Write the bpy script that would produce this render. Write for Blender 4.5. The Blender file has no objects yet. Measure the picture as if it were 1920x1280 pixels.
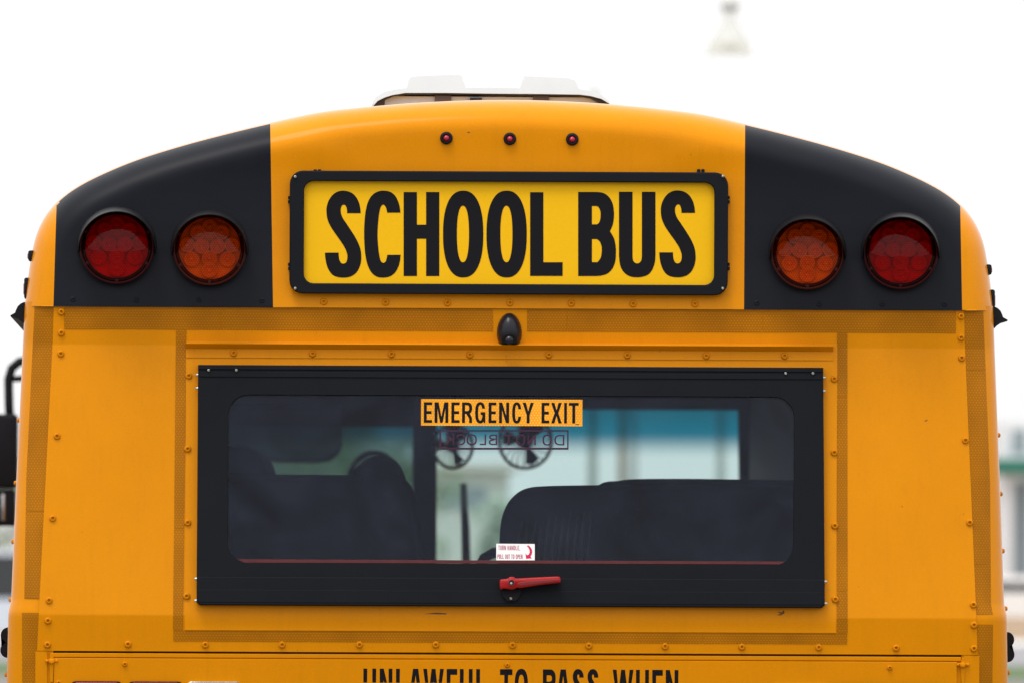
import bpy, bmesh, math, random
from mathutils import Vector, Matrix
from mathutils.geometry import tessellate_polygon
random.seed(7)
S = bpy.context.scene
COL = S.collection
R = math.radians

# ------------------------------------------------------------------ camera
# rear face of the bus = plane y 0, the lens looks along +y from 20 m away
D = 20.0           # metres to the rear face
PX = 768.0         # photo pixels per metre on that face
CX, HC, QH = -0.677, 1.88, 1050.0   # lens position, and the row of the horizon
ROLL = 0.0045
cam_d = bpy.data.cameras.new('camera')
cam = bpy.data.objects.new('camera', cam_d); COL.objects.link(cam)
S.camera = cam
cam_d.sensor_width = 36.0
cam_d.lens = 36.0 * D / 2.5
cam_d.clip_end = 5000.0
cam.location = (CX, -D, HC)
cam.rotation_euler = (R(90), -ROLL, 0)
dX, dZ = 6.0 / PX - CX, (QH - 640.0) / PX
cr, sr = math.cos(ROLL), math.sin(ROLL)
cam_d.shift_x = (dX * cr + dZ * sr) / 2.5
cam_d.shift_y = (dZ * cr - dX * sr) / 2.5
cam_d.dof.use_dof = True
cam_d.dof.focus_distance = D - 0.03
cam_d.dof.aperture_fstop = 7.0

# ------------------------------------------------------------------ world, sun, exposure
world = bpy.data.worlds.new('World'); S.world = world
world.use_nodes = True
SUN_EL, SUN_AZ = R(67), R(212)      # azimuth clockwise from +y: behind the lens, left of it
nt = world.node_tree
for n in list(nt.nodes): nt.nodes.remove(n)
sky = nt.nodes.new('ShaderNodeTexSky'); sky.sky_type = 'NISHITA'
sky.sun_disc = False
sky.sun_elevation = SUN_EL; sky.sun_rotation = SUN_AZ
sky.air_density = 1.0; sky.dust_density = 6.0; sky.ozone_density = 1.0
hs = nt.nodes.new('ShaderNodeHueSaturation'); hs.inputs['Saturation'].default_value = 0.3
# overcast: an even white cloud layer over the clear sky, brighter overhead than at the horizon
tc = nt.nodes.new('ShaderNodeTexCoord'); sep = nt.nodes.new('ShaderNodeSeparateXYZ')
up = nt.nodes.new('ShaderNodeMapRange')
up.inputs[1].default_value = 0.0; up.inputs[2].default_value = 1.0
up.inputs[3].default_value = 7.6; up.inputs[4].default_value = 13.5
cn = nt.nodes.new('ShaderNodeTexNoise'); cn.inputs['Scale'].default_value = 2.2; cn.inputs['Detail'].default_value = 5
cm = nt.nodes.new('ShaderNodeMapRange'); cm.inputs[3].default_value = .88; cm.inputs[4].default_value = 1.12
cv = nt.nodes.new('ShaderNodeMath'); cv.operation = 'MULTIPLY'
ccol = nt.nodes.new('ShaderNodeVectorMath'); ccol.operation = 'SCALE'; ccol.inputs[0].default_value = (1.0, 1.0, 1.0)
mixs = nt.nodes.new('ShaderNodeMix'); mixs.data_type = 'RGBA'; mixs.inputs[0].default_value = 0.88
bgn = nt.nodes.new('ShaderNodeBackground'); bgn.inputs['Strength'].default_value = 0.15
wo = nt.nodes.new('ShaderNodeOutputWorld')
WL = nt.links.new
WL(tc.outputs['Generated'], sep.inputs[0]); WL(sep.outputs['Z'], up.inputs[0])
WL(tc.outputs['Generated'], cn.inputs['Vector']); WL(cn.outputs[0], cm.inputs[0])
WL(up.outputs[0], cv.inputs[0]); WL(cm.outputs[0], cv.inputs[1]); WL(cv.outputs[0], ccol.inputs['Scale'])
WL(sky.outputs[0], hs.inputs['Color']); WL(hs.outputs[0], mixs.inputs[6]); WL(ccol.outputs[0], mixs.inputs[7])
WL(mixs.outputs[2], bgn.inputs[0]); WL(bgn.outputs[0], wo.inputs[0])
sd = bpy.data.lights.new('sun', 'SUN'); sd.energy = 1.5; sd.angle = R(22); sd.color = (1.0, 0.975, 0.94)
sun = bpy.data.objects.new('sun', sd); COL.objects.link(sun)
sdir = Vector((math.sin(SUN_AZ) * math.cos(SUN_EL), math.cos(SUN_AZ) * math.cos(SUN_EL), math.sin(SUN_EL)))
sun.rotation_euler = sdir.to_track_quat('Z', 'Y').to_euler()
S.view_settings.view_transform = 'Standard'
S.view_settings.look = 'None'
S.view_settings.exposure = 0.0
S.view_settings.gamma = 1.0

# ------------------------------------------------------------------ coordinates
def unroll(px, py):
    """photo pixel -> (u, q): u = pixels right of the bus's middle, q = pixel row, both with the tilt taken out"""
    return px - 954 + ROLL * (py - 640), py - ROLL * (px - 954)
def W(u, q, y=0.0):
    f = (D + y) / D
    return Vector((CX + (u / PX - CX) * f, y, HC + (QH - q) / PX * f))

# ------------------------------------------------------------------ materials
def newmat(name):
    m = bpy.data.materials.new(name); m.use_nodes = True
    return m, m.node_tree, m.node_tree.nodes['Principled BSDF']
def plain(name, col, rough=0.5, metal=0.0, spec=0.5, bump=0.0, bscale=200.0, var=0.0, vscale=6.0, coat=0.0):
    m, t, p = newmat(name)
    p.inputs['Base Color'].default_value = (*col, 1)
    p.inputs['Roughness'].default_value = rough
    p.inputs['Metallic'].default_value = metal
    p.inputs['Specular IOR Level'].default_value = spec
    p.inputs['Coat Weight'].default_value = coat
    p.inputs['Coat Roughness'].default_value = 0.12
    if bump or var:
        tc = t.nodes.new('ShaderNodeTexCoord')
    if var:
        n = t.nodes.new('ShaderNodeTexNoise'); n.inputs['Scale'].default_value = vscale
        n.inputs['Detail'].default_value = 6; n.inputs['Roughness'].default_value = 0.65
        t.links.new(tc.outputs['Object'], n.inputs['Vector'])
        mr = t.nodes.new('ShaderNodeMapRange')
        mr.inputs[1].default_value = 0.3; mr.inputs[2].default_value = 0.7
        mr.inputs[3].default_value = 1 - var; mr.inputs[4].default_value = 1 + var
        t.links.new(n.outputs[0], mr.inputs[0])
        mx = t.nodes.new('ShaderNodeVectorMath'); mx.operation = 'SCALE'
        mx.inputs[0].default_value = col
        t.links.new(mr.outputs[0], mx.inputs['Scale'])
        t.links.new(mx.outputs[0], p.inputs['Base Color'])
    if bump:
        n2 = t.nodes.new('ShaderNodeTexNoise'); n2.inputs['Scale'].default_value = bscale
        n2.inputs['Detail'].default_value = 3
        t.links.new(tc.outputs['Object'], n2.inputs['Vector'])
        b = t.nodes.new('ShaderNodeBump'); b.inputs['Strength'].default_value = bump
        b.inputs['Distance'].default_value = 0.002
        t.links.new(n2.outputs[0], b.inputs['Height']); t.links.new(b.outputs[0], p.inputs['Normal'])
    return m

def paint_mat(name, col, rough=0.42, spec=0.03):
    """sheet-metal paint: faint mottling, thin rain streaks, tiny specks and orange peel"""
    m, t, p = newmat(name)
    p.inputs['Roughness'].default_value = rough
    p.inputs['Specular IOR Level'].default_value = spec
    p.inputs['Coat Weight'].default_value = 1.0; p.inputs['Coat IOR'].default_value = 1.15; p.inputs['Coat Roughness'].default_value = .16
    L = t.links.new
    tc = t.nodes.new('ShaderNodeTexCoord')
    n = t.nodes.new('ShaderNodeTexNoise'); n.inputs['Scale'].default_value = 3.0; n.inputs['Detail'].default_value = 8
    n.inputs['Roughness'].default_value = 0.7
    L(tc.outputs['Object'], n.inputs['Vector'])
    mp = t.nodes.new('ShaderNodeMapping'); mp.inputs['Scale'].default_value = (55, 55, 2.2)
    L(tc.outputs['Object'], mp.inputs['Vector'])
    st = t.nodes.new('ShaderNodeTexNoise'); st.inputs['Scale'].default_value = 1.0; st.inputs['Detail'].default_value = 4
    L(mp.outputs[0], st.inputs['Vector'])
    a = t.nodes.new('ShaderNodeMapRange'); a.inputs[1].default_value = .3; a.inputs[2].default_value = .7
    a.inputs[3].default_value = .955; a.inputs[4].default_value = 1.045
    L(n.outputs[0], a.inputs[0])
    b = t.nodes.new('ShaderNodeMapRange'); b.inputs[1].default_value = .52; b.inputs[2].default_value = .8
    b.inputs[3].default_value = 1.0; b.inputs[4].default_value = .95
    L(st.outputs[0], b.inputs[0])
    mu0 = t.nodes.new('ShaderNodeMath'); mu0.operation = 'MULTIPLY'
    L(a.outputs[0], mu0.inputs[0]); L(b.outputs[0], mu0.inputs[1])
    fg = t.nodes.new('ShaderNodeTexNoise'); fg.inputs['Scale'].default_value = 330; fg.inputs['Detail'].default_value = 3
    L(tc.outputs['Object'], fg.inputs['Vector'])
    fm = t.nodes.new('ShaderNodeMapRange'); fm.inputs[1].default_value = .3; fm.inputs[2].default_value = .7
    fm.inputs[3].default_value = .955; fm.inputs[4].default_value = 1.045
    L(fg.outputs[0], fm.inputs[0])
    mu = t.nodes.new('ShaderNodeMath'); mu.operation = 'MULTIPLY'
    L(mu0.outputs[0], mu.inputs[0]); L(fm.outputs[0], mu.inputs[1])
    sc = t.nodes.new('ShaderNodeVectorMath'); sc.operation = 'SCALE'; sc.inputs[0].default_value = col
    L(mu.outputs[0], sc.inputs['Scale'])
    vo = t.nodes.new('ShaderNodeTexVoronoi'); vo.inputs['Scale'].default_value = 14.0
    L(tc.outputs['Object'], vo.inputs['Vector'])
    lt = t.nodes.new('ShaderNodeMath'); lt.operation = 'LESS_THAN'; lt.inputs[1].default_value = 0.022
    L(vo.outputs['Distance'], lt.inputs[0])
    lf = t.nodes.new('ShaderNodeMath'); lf.operation = 'MULTIPLY'; lf.inputs[1].default_value = .55
    L(lt.outputs[0], lf.inputs[0])
    mx = t.nodes.new('ShaderNodeMix'); mx.data_type = 'RGBA'
    L(lf.outputs[0], mx.inputs[0]); L(sc.outputs[0], mx.inputs[6]); mx.inputs[7].default_value = (.05, .03, .01, 1)
    L(mx.outputs[2], p.inputs['Base Color'])
    gr = t.nodes.new('ShaderNodeTexNoise'); gr.inputs['Scale'].default_value = 420; gr.inputs['Detail'].default_value = 2
    L(tc.outputs['Object'], gr.inputs['Vector'])
    wv = t.nodes.new('ShaderNodeTexNoise'); wv.inputs['Scale'].default_value = 5.0; wv.inputs['Detail'].default_value = 2
    L(tc.outputs['Object'], wv.inputs['Vector'])
    b1 = t.nodes.new('ShaderNodeBump'); b1.inputs['Strength'].default_value = .10; b1.inputs['Distance'].default_value = .001
    L(gr.outputs[0], b1.inputs['Height'])
    b2 = t.nodes.new('ShaderNodeBump'); b2.inputs['Strength'].default_value = .25; b2.inputs['Distance'].default_value = .006
    L(wv.outputs[0], b2.inputs['Height']); L(b1.outputs[0], b2.inputs['Normal'])
    L(b2.outputs[0], p.inputs['Normal'])
    return m

def dot_mat(name, base, dot, du=5.6, dq=9.4, rad=.17, rough=.4):
    """reflective sheeting: staggered rows of small pale dots embossed in the film"""
    m, t, p = newmat(name); L = t.links.new
    p.inputs['Roughness'].default_value = rough; p.inputs['Specular IOR Level'].default_value = .08
    tc = t.nodes.new('ShaderNodeTexCoord')
    def grid(off):
        mp = t.nodes.new('ShaderNodeMapping')
        mp.inputs['Scale'].default_value = (PX / du, 0, PX / dq); mp.inputs['Location'].default_value = (off, 0, off)
        L(tc.outputs['Object'], mp.inputs['Vector'])
        fr = t.nodes.new('ShaderNodeVectorMath'); fr.operation = 'FRACTION'; L(mp.outputs[0], fr.inputs[0])
        su = t.nodes.new('ShaderNodeVectorMath'); su.operation = 'SUBTRACT'; su.inputs[1].default_value = (.5, 0, .5)
        L(fr.outputs[0], su.inputs[0])
        ml = t.nodes.new('ShaderNodeVectorMath'); ml.operation = 'MULTIPLY'; ml.inputs[1].default_value = (1, 1, dq / du)
        L(su.outputs[0], ml.inputs[0])
        le = t.nodes.new('ShaderNodeVectorMath'); le.operation = 'LENGTH'; L(ml.outputs[0], le.inputs[0])
        return le.outputs['Value']
    mn = t.nodes.new('ShaderNodeMath'); mn.operation = 'MINIMUM'
    L(grid(0.0), mn.inputs[0]); L(grid(0.5), mn.inputs[1])
    mr = t.nodes.new('ShaderNodeMapRange'); mr.interpolation_type = 'SMOOTHSTEP'
    mr.inputs[1].default_value = rad; mr.inputs[2].default_value = rad + .16
    mr.inputs[3].default_value = 1; mr.inputs[4].default_value = 0
    L(mn.outputs[0], mr.inputs[0])
    n = t.nodes.new('ShaderNodeTexNoise'); n.inputs['Scale'].default_value = 9; n.inputs['Detail'].default_value = 5
    L(tc.outputs['Object'], n.inputs['Vector'])
    a = t.nodes.new('ShaderNodeMapRange'); a.inputs[1].default_value = .3; a.inputs[2].default_value = .7
    a.inputs[3].default_value = .88; a.inputs[4].default_value = 1.12
    L(n.outputs[0], a.inputs[0])
    mx = t.nodes.new('ShaderNodeMix'); mx.data_type = 'RGBA'
    L(mr.outputs[0], mx.inputs[0]); mx.inputs[6].default_value = (*base, 1); mx.inputs[7].default_value = (*dot, 1)
    sc = t.nodes.new('ShaderNodeVectorMath'); sc.operation = 'SCALE'
    L(mx.outputs[2], sc.inputs[0]); L(a.outputs[0], sc.inputs['Scale'])
    L(sc.outputs[0], p.inputs['Base Color'])
    return m

def glass_mat(name, tint, dust_sheen=0.0, rough=0.0, band=None, ior=1.45, wet=0.0):
    """a tinted sheet: see-through body plus mirror gloss; band = (z0, z1, colour) is the shade printed along the top"""
    m = bpy.data.materials.new(name); m.use_nodes = True
    t = m.node_tree; L = t.links.new
    t.nodes.remove(t.nodes['Principled BSDF'])
    out = t.nodes['Material Output']
    tr = t.nodes.new('ShaderNodeBsdfTransparent'); tr.inputs[0].default_value = (*tint, 1)
    if band:
        tc = t.nodes.new('ShaderNodeTexCoord'); sp = t.nodes.new('ShaderNodeSeparateXYZ')
        L(tc.outputs['Object'], sp.inputs[0])
        mr = t.nodes.new('ShaderNodeMapRange'); mr.interpolation_type = 'SMOOTHSTEP'
        mr.inputs[1].default_value = band[0]; mr.inputs[2].default_value = band[1]
        L(sp.outputs['Z'], mr.inputs[0])
        mx = t.nodes.new('ShaderNodeMix'); mx.data_type = 'RGBA'
        m3 = t.nodes.new('ShaderNodeMapRange'); m3.inputs[1].default_value = band[1]; m3.inputs[2].default_value = band[1] + .12
        m3.inputs[3].default_value = 1.15; m3.inputs[4].default_value = .6
        L(sp.outputs['Z'], m3.inputs[0])
        s3 = t.nodes.new('ShaderNodeVectorMath'); s3.operation = 'SCALE'; s3.inputs[0].default_value = band[2]
        L(m3.outputs[0], s3.inputs['Scale'])
        mx.inputs[6].default_value = (*tint, 1); L(s3.outputs[0], mx.inputs[7])
        L(mr.outputs[0], mx.inputs[0]); L(mx.outputs[2], tr.inputs[0])
    gl = t.nodes.new('ShaderNodeBsdfGlossy'); gl.inputs['Roughness'].default_value = rough
    fr = t.nodes.new('ShaderNodeFresnel'); fr.inputs[0].default_value = ior
    m1 = t.nodes.new('ShaderNodeMixShader')
    L(fr.outputs[0], m1.inputs[0]); L(tr.outputs[0], m1.inputs[1]); L(gl.outputs[0], m1.inputs[2])
    last = m1
    if dust_sheen:
        df = t.nodes.new('ShaderNodeBsdfDiffuse'); df.inputs[0].default_value = (.32, .38, .68, 1)  # dust film whose blue paints in the sky's reflection on the glass
        m2 = t.nodes.new('ShaderNodeMixShader')
        tc = t.nodes.new('ShaderNodeTexCoord')
        n = t.nodes.new('ShaderNodeTexNoise'); n.inputs['Scale'].default_value = 260; n.inputs['Detail'].default_value = 2
        L(tc.outputs['Object'], n.inputs['Vector'])
        mr = t.nodes.new('ShaderNodeMapRange'); mr.inputs[1].default_value = .3; mr.inputs[2].default_value = .75
        mr.inputs[3].default_value = dust_sheen * .85; mr.inputs[4].default_value = dust_sheen * 1.15
        L(n.outputs[0], mr.inputs[0])
        sm = t.nodes.new('ShaderNodeTexNoise'); sm.inputs['Scale'].default_value = 4.5; sm.inputs['Detail'].default_value = 7
        sm.inputs['Distortion'].default_value = 1.2; sm.inputs['Roughness'].default_value = .62
        L(tc.outputs['Object'], sm.inputs['Vector'])
        sr_ = t.nodes.new('ShaderNodeMapRange'); sr_.inputs[1].default_value = .32; sr_.inputs[2].default_value = .72
        sr_.inputs[3].default_value = .55; sr_.inputs[4].default_value = 1.75
        L(sm.outputs[0], sr_.inputs[0])
        ml = t.nodes.new('ShaderNodeMath'); ml.operation = 'MULTIPLY'
        L(mr.outputs[0], ml.inputs[0]); L(sr_.outputs[0], ml.inputs[1])
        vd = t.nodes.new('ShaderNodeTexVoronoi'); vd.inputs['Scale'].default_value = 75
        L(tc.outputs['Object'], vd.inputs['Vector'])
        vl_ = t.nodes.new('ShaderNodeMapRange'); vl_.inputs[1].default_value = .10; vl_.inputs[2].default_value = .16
        vl_.inputs[3].default_value = dust_sheen * 2.2; vl_.inputs[4].default_value = 0
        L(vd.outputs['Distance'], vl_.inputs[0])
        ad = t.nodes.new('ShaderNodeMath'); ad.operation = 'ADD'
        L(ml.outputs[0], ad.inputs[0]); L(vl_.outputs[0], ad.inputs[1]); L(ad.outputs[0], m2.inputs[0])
        L(m1.outputs[0], m2.inputs[1]); L(df.outputs[0], m2.inputs[2])
        last = m2
    L(last.outputs[0], out.inputs[0])
    return m

YEL = (0.655, 0.232, 0.0008)
M = dict(
    paint=paint_mat('school bus yellow paint', YEL),
    black=plain('black paint', (.0062, .007, .0115), .42, spec=.12, bump=.05, bscale=300, var=.12, vscale=5),
    frame=plain('black powder coat', (.0068, .0078, .011), .5, spec=.08, bump=.12, bscale=500, var=.1, vscale=8),
    rubber=plain('black rubber', (.007, .007, .010), .6, spec=.15, var=.2, vscale=20),
    tape=dot_mat('mustard reflective tape', (.345, .118, .0012), (.50, .20, .008), rad=.10),
    decal=dot_mat('orange reflective sheeting', (.74, .29, .012), (.9, .47, .09), rad=.12),
    signface=plain('sign yellow sheeting', (.755, .415, .005), .5, spec=.08, var=.02, vscale=120),
    ink=plain('black ink', (.0085, .0085, .011), .6, spec=.06),
    maroon=plain('dark red print', (.17, .012, .06), .6, spec=.2),
    crimson=plain('crimson print', (.55, .02, .08), .6, spec=.2),
    white=plain('white vinyl', (.82, .82, .82), .5, spec=.3),
    hatch=plain('white fibreglass', (.63, .80, .93), .4, spec=.3, var=.03, vscale=9),
    pale=plain('pale grey plastic', (.66, .80, .93), .55, var=.05, vscale=12),
    steel=plain('zinc plated steel', (.5, .5, .47), .4, metal=1.0, var=.1, vscale=60),
    chrome=plain('chrome', (.5, .5, .52), .2, metal=1.0),
    red=plain('red handle paint', (.34, .006, .007), .35, spec=.25, coat=.08, bump=.08, bscale=150),
    redseal=plain('dark red rubber seal', (.085, .018, .02), .55, spec=.2, var=.15, vscale=30),
    redlens=plain('red plastic lens', (.32, .006, .012), .25, spec=.5),
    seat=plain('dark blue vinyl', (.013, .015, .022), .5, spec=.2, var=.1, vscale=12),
    lit_tone=plain('lit vinyl pleat', (.055, .05, .055), .45, spec=.4),  # pale tone paints in the rear-window light caught by the pleats
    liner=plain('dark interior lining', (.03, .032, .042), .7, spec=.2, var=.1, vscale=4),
    floor=plain('bus floor rubber', (.03, .03, .03), .7),
    cage=plain('pale fan wire', (.55, .57, .57), .4),
    fan=plain('black fan plastic', (.02, .02, .022), .4),
    tyre=plain('tyre rubber', (.02, .02, .02), .8, bump=.3, bscale=60),
    glass=glass_mat('tinted rear window glass', (.66, .76, .76), dust_sheen=.024, ior=1.25),
    wind=glass_mat('windshield glass', (.84, .95, .93), dust_sheen=.01, band=(2.232, 2.335, (.003, .175, .255))),
    visor=glass_mat('smoked sun visor', (.10, .13, .15), rough=.05),
    sideglass=plain('dark side window glass', (.01, .012, .014), .05, spec=.6),
    clear=plain('clear lens', (.30, .27, .36), .15, spec=.6),
    gasket=plain('black gasket', (.012, .012, .013), .5),
)
def lens_mat(name, tint):
    return glass_mat(name, tint, rough=.06, ior=1.27)
M['lens_red'] = lens_mat('clear red lens', (.75, .03, .04))
M['lens_amber'] = lens_mat('clear amber lens', (.95, .44, .02))
M['refl_red'] = dot_mat('red reflector', (.66, .07, .07), (.95, .16, .14), 4.6, 7.2, .12, .3)
M['refl_amber'] = dot_mat('amber reflector', (.66, .29, .07), (.95, .50, .15), 4.6, 7.2, .12, .3)

# ------------------------------------------------------------------ mesh helpers
def link(name, me, mat=None, parent=None, smooth=False):
    o = bpy.data.objects.new(name, me); COL.objects.link(o)
    if mat: me.materials.append(mat)
    if parent: o.parent = parent
    if smooth:
        for p in me.polygons: p.use_smooth = True
    return o
def mesh(name, verts, faces, mat=None, parent=None, smooth=False):
    me = bpy.data.meshes.new(name); me.from_pydata([tuple(v) for v in verts], [], faces)
    bm = bmesh.new(); bm.from_mesh(me); bmesh.ops.recalc_face_normals(bm, faces=bm.faces); bm.to_mesh(me); bm.free()
    return link(name, me, mat, parent, smooth)
def autosmooth(o, ang=35):
    me = o.data
    for p in me.polygons: p.use_smooth = True
    bm = bmesh.new(); bm.from_mesh(me)
    for e in bm.edges:
        if len(e.link_faces) == 2 and e.calc_face_angle(0) > R(ang): e.smooth = False
    bm.to_mesh(me); bm.free()
    return o
def thing(name, label, cat, loc=(0, 0, 0), group=None):
    o = bpy.data.objects.new(name, None); COL.objects.link(o)
    o.location = loc; o['label'] = label; o['category'] = cat
    o.empty_display_size = .2
    if group: o['group'] = group
    return o
def structure(o, kind='structure'):
    o['kind'] = kind; return o

def area(lp): return sum(lp[i][0] * lp[(i + 1) % len(lp)][1] - lp[(i + 1) % len(lp)][0] * lp[i][1] for i in range(len(lp))) / 2
def clean(lp):
    o = []
    for p in lp:
        if not o or (abs(p[0] - o[-1][0]) + abs(p[1] - o[-1][1])) > 1e-4: o.append(p)
    if len(o) > 2 and (abs(o[0][0] - o[-1][0]) + abs(o[0][1] - o[-1][1])) < 1e-4: o.pop()
    return o
def inset(lp, d):
    """move a closed loop to its inside by d"""
    s = 1 if area(lp) > 0 else -1
    n = len(lp); out = []
    for i in range(n):
        p0, p1, p2 = Vector(lp[i - 1]), Vector(lp[i]), Vector(lp[(i + 1) % n])
        a = (p1 - p0).normalized(); b = (p2 - p1).normalized()
        na, nb = Vector((-a.y, a.x)) * s, Vector((-b.y, b.x)) * s
        m = na + nb
        if m.length < 1e-6: m = na
        m.normalize(); k = max(.35, m.dot(na))
        out.append(tuple(p1 + m * (d / k)))
    return out
def solid_geo(loops, back, front, bevel=0.0, base=None, f=W):
    """a plate cut to the loops (outline first, then holes), from depth back to depth front, edges chamfered"""
    loops = [clean(l) for l in loops]
    base = base or (lambda u, q: 0.0)
    V, F = [], []
    fr = [inset(l, bevel if i == 0 else -bevel) if bevel else l for i, l in enumerate(loops)]
    bd = bevel / PX if f is W else bevel
    tri = tessellate_polygon([[Vector((p[0], p[1], 0)) for p in l] for l in fr])
    off = 0
    idx = []
    for l in fr: idx += list(range(off, off + len(l))); off += len(l)
    for l in fr:
        for (u, q) in l: V.append(f(u, q, base(u, q) + front))
    for t3 in tri: F.append(tuple(t3))
    o2 = len(V)
    rings = [(0, front)]
    if bevel:
        start = len(V)
        for l in loops:
            for (u, q) in l: V.append(f(u, q, base(u, q) + front + bd))
    else:
        start = 0
    bstart = len(V)
    for l in loops:
        for (u, q) in l: V.append(f(u, q, base(u, q) + back))
    off = 0
    for l in loops:
        n = len(l)
        for i in range(n):
            j = (i + 1) % n
            if bevel: F.append((off + i, off + j, start + off + j, start + off + i))
            F.append((start + off + i, start + off + j, bstart + off + j, bstart + off + i))
        off += n
    return V, F
def solid(name, loops, back, front, mat, parent, bevel=0.0, base=None, f=W):
    V, F = solid_geo(loops, back, front, bevel, base, f)
    return mesh(name, V, F, mat, parent)
def multi(name, parts, mat, parent):
    V, F = [], []
    for (v, fc) in parts:
        o = len(V); V += v; F += [tuple(i + o for i in x) for x in fc]
    return mesh(name, V, F, mat, parent)
def rrect(u0, q0, u1, q1, r=0.0, n=6):
    if r <= 0: return [(u0, q0), (u1, q0), (u1, q1), (u0, q1)]
    out = []
    for (cx, cy, a0) in ((u1 - r, q0 + r, -90), (u1 - r, q1 - r, 0), (u0 + r, q1 - r, 90), (u0 + r, q0 + r, 180)):
        for k in range(n + 1):
            a = R(a0 + 90 * k / n); out.append((cx + r * math.cos(a), cy + r * math.sin(a)))
    return out
def prect(pl, pt, pr, pb, r=0.0):
    """upright rectangle from the photo's pixel bounds"""
    uc, qc = unroll((pl + pr) / 2, (pt + pb) / 2); w, h = (pr - pl) / 2, (pb - pt) / 2
    return rrect(uc - w, qc - h, uc + w, qc + h, r)
def lathe(name, prof, c, y0, mat, parent, n=24, a0=0, a1=360, base=0.0, closed_end=True):
    """turned about the depth axis: prof = (radius px, depth m) pairs from the outside in"""
    full = abs(a1 - a0) >= 360
    V, F = [], []; m = n if full else n + 1
    for (r, y) in prof:
        for k in range(m):
            a = R(a0 + (a1 - a0) * k / n)
            V.append(W(c[0] + r * math.cos(a), c[1] + r * math.sin(a), y0 + y))
    for i in range(len(prof) - 1):
        for k in range(n):
            k2 = (k + 1) % m if full else k + 1
            F.append((i * m + k, i * m + k2, (i + 1) * m + k2, (i + 1) * m + k))
    if closed_end and full:
        F.append(tuple((len(prof) - 1) * m + k for k in range(m)))
    return mesh(name, V, F, mat, parent)
def tube(name, pts, r, mat, parent, n=8):
    """round bar along 3-D points (metres)"""
    V, F = [], []
    pts = [Vector(p) for p in pts]
    for i, p in enumerate(pts):
        t = (pts[min(i + 1, len(pts) - 1)] - pts[max(i - 1, 0)]).normalized()
        a = t.cross(Vector((0, 1, 0.13))).normalized(); b = t.cross(a).normalized()
        rr = r[i] if isinstance(r, (list, tuple)) else r
        for k in range(n):
            g = 2 * math.pi * k / n
            V.append(p + a * rr * math.cos(g) + b * rr * math.sin(g))
    for i in range(len(pts) - 1):
        for k in range(n):
            F.append((i * n + k, i * n + (k + 1) % n, (i + 1) * n + (k + 1) % n, (i + 1) * n + k))
    F.append(tuple(range(n))); F.append(tuple(range((len(pts) - 1) * n, len(pts) * n)))
    return mesh(name, V, F, mat, parent, True)
def box_geo(x0, x1, y0, y1, z0, z1):
    V = [Vector(p) for p in ((x0, y0, z0), (x1, y0, z0), (x1, y1, z0), (x0, y1, z0), (x0, y0, z1), (x1, y0, z1), (x1, y1, z1), (x0, y1, z1))]
    return V, [(0, 3, 2, 1), (4, 5, 6, 7), (0, 1, 5, 4), (1, 2, 6, 5), (2, 3, 7, 6), (3, 0, 4, 7)]
def box(name, b, mat, parent, bevel=0.0, seg=2):
    V, F = box_geo(*b); o = mesh(name, V, F, mat, parent)
    if bevel:
        bm = bmesh.new(); bm.from_mesh(o.data)
        bmesh.ops.bevel(bm, geom=list(bm.edges), offset=bevel, segments=seg, profile=.5, affect='EDGES')
        bm.to_mesh(o.data); bm.free(); autosmooth(o, 40)
    return o
def interp(tab, x):
    if x <= tab[0][0]: return tab[0][1]
    for (a, b) in zip(tab, tab[1:]):
        if x <= b[0]: return a[1] + (b[1] - a[1]) * (x - a[0]) / (b[0] - a[0])
    return tab[-1][1]
def catmull(pts, closed=False, n=6):
    out = []; m = len(pts)
    for i in range(m if closed else m - 1):
        p = [Vector(pts[(i + k) % m] if closed else pts[min(max(i + k, 0), m - 1)]) for k in (-1, 0, 1, 2)]
        for s in range(n):
            t = s / n
            out.append(tuple(.5 * (2 * p[1] + (p[2] - p[0]) * t + (2 * p[0] - 5 * p[1] + 4 * p[2] - p[3]) * t * t + (3 * p[1] - p[0] - 3 * p[2] + p[3]) * t ** 3)))
    if not closed: out.append(tuple(pts[-1]))
    return out
def runs(*segs):
    """smooth runs joined at hard corners"""
    out = []
    for s in segs: out += catmull(s, n=4) if len(s) > 2 else list(s)
    return clean(out)

# ------------------------------------------------------------------ lettering
def sup(cx, cy, rx, ry, a0, a1, n=14, e=2.5):
    o = []
    for k in range(n + 1):
        a = R(a0 + (a1 - a0) * k / n); c, s = math.cos(a), math.sin(a)
        o.append((cx + rx * math.copysign(abs(c) ** (2 / e), c), cy + ry * math.copysign(abs(s) ** (2 / e), s)))
    return o
SGN_S = runs([(676, 408), (673, 360), (655, 285), (615, 218), (560, 178), (488, 163), (425, 174), (370, 210), (328, 270), (306, 340), (304, 400), (312, 465), (332, 520), (362, 575), (410, 645), (460, 715), (500, 778), (524, 835), (532, 880), (526, 925), (510, 950), (485, 958), (462, 948), (444, 915), (437, 870), (436, 838)],
             [(287, 838), (290, 890), (300, 950), (320, 1010), (355, 1065), (405, 1098), (485, 1110), (560, 1100), (620, 1065), (660, 1005), (680, 935), (683, 880), (676, 810), (655, 745), (620, 675), (570, 595), (520, 520), (480, 460), (462, 410), (458, 375), (464, 340), (478, 320), (494, 315), (512, 325), (524, 355), (528, 385), (528, 408)])
SGN_C = runs([(1110, 402), (1103, 345), (1085, 280), (1050, 215), (995, 175), (922, 163), (850, 178), (795, 220), (755, 290), (730, 390), (718, 510), (714, 630), (718, 760), (730, 880), (755, 980), (795, 1055), (850, 1098), (922, 1110), (1000, 1095), (1055, 1050), (1090, 985), (1106, 920), (1112, 862)],
             [(967, 862), (960, 900), (948, 935), (924, 950), (900, 935), (885, 895), (870, 800), (860, 640), (870, 470), (884, 380), (900, 332), (922, 315), (945, 332), (958, 365), (965, 402)])
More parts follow.
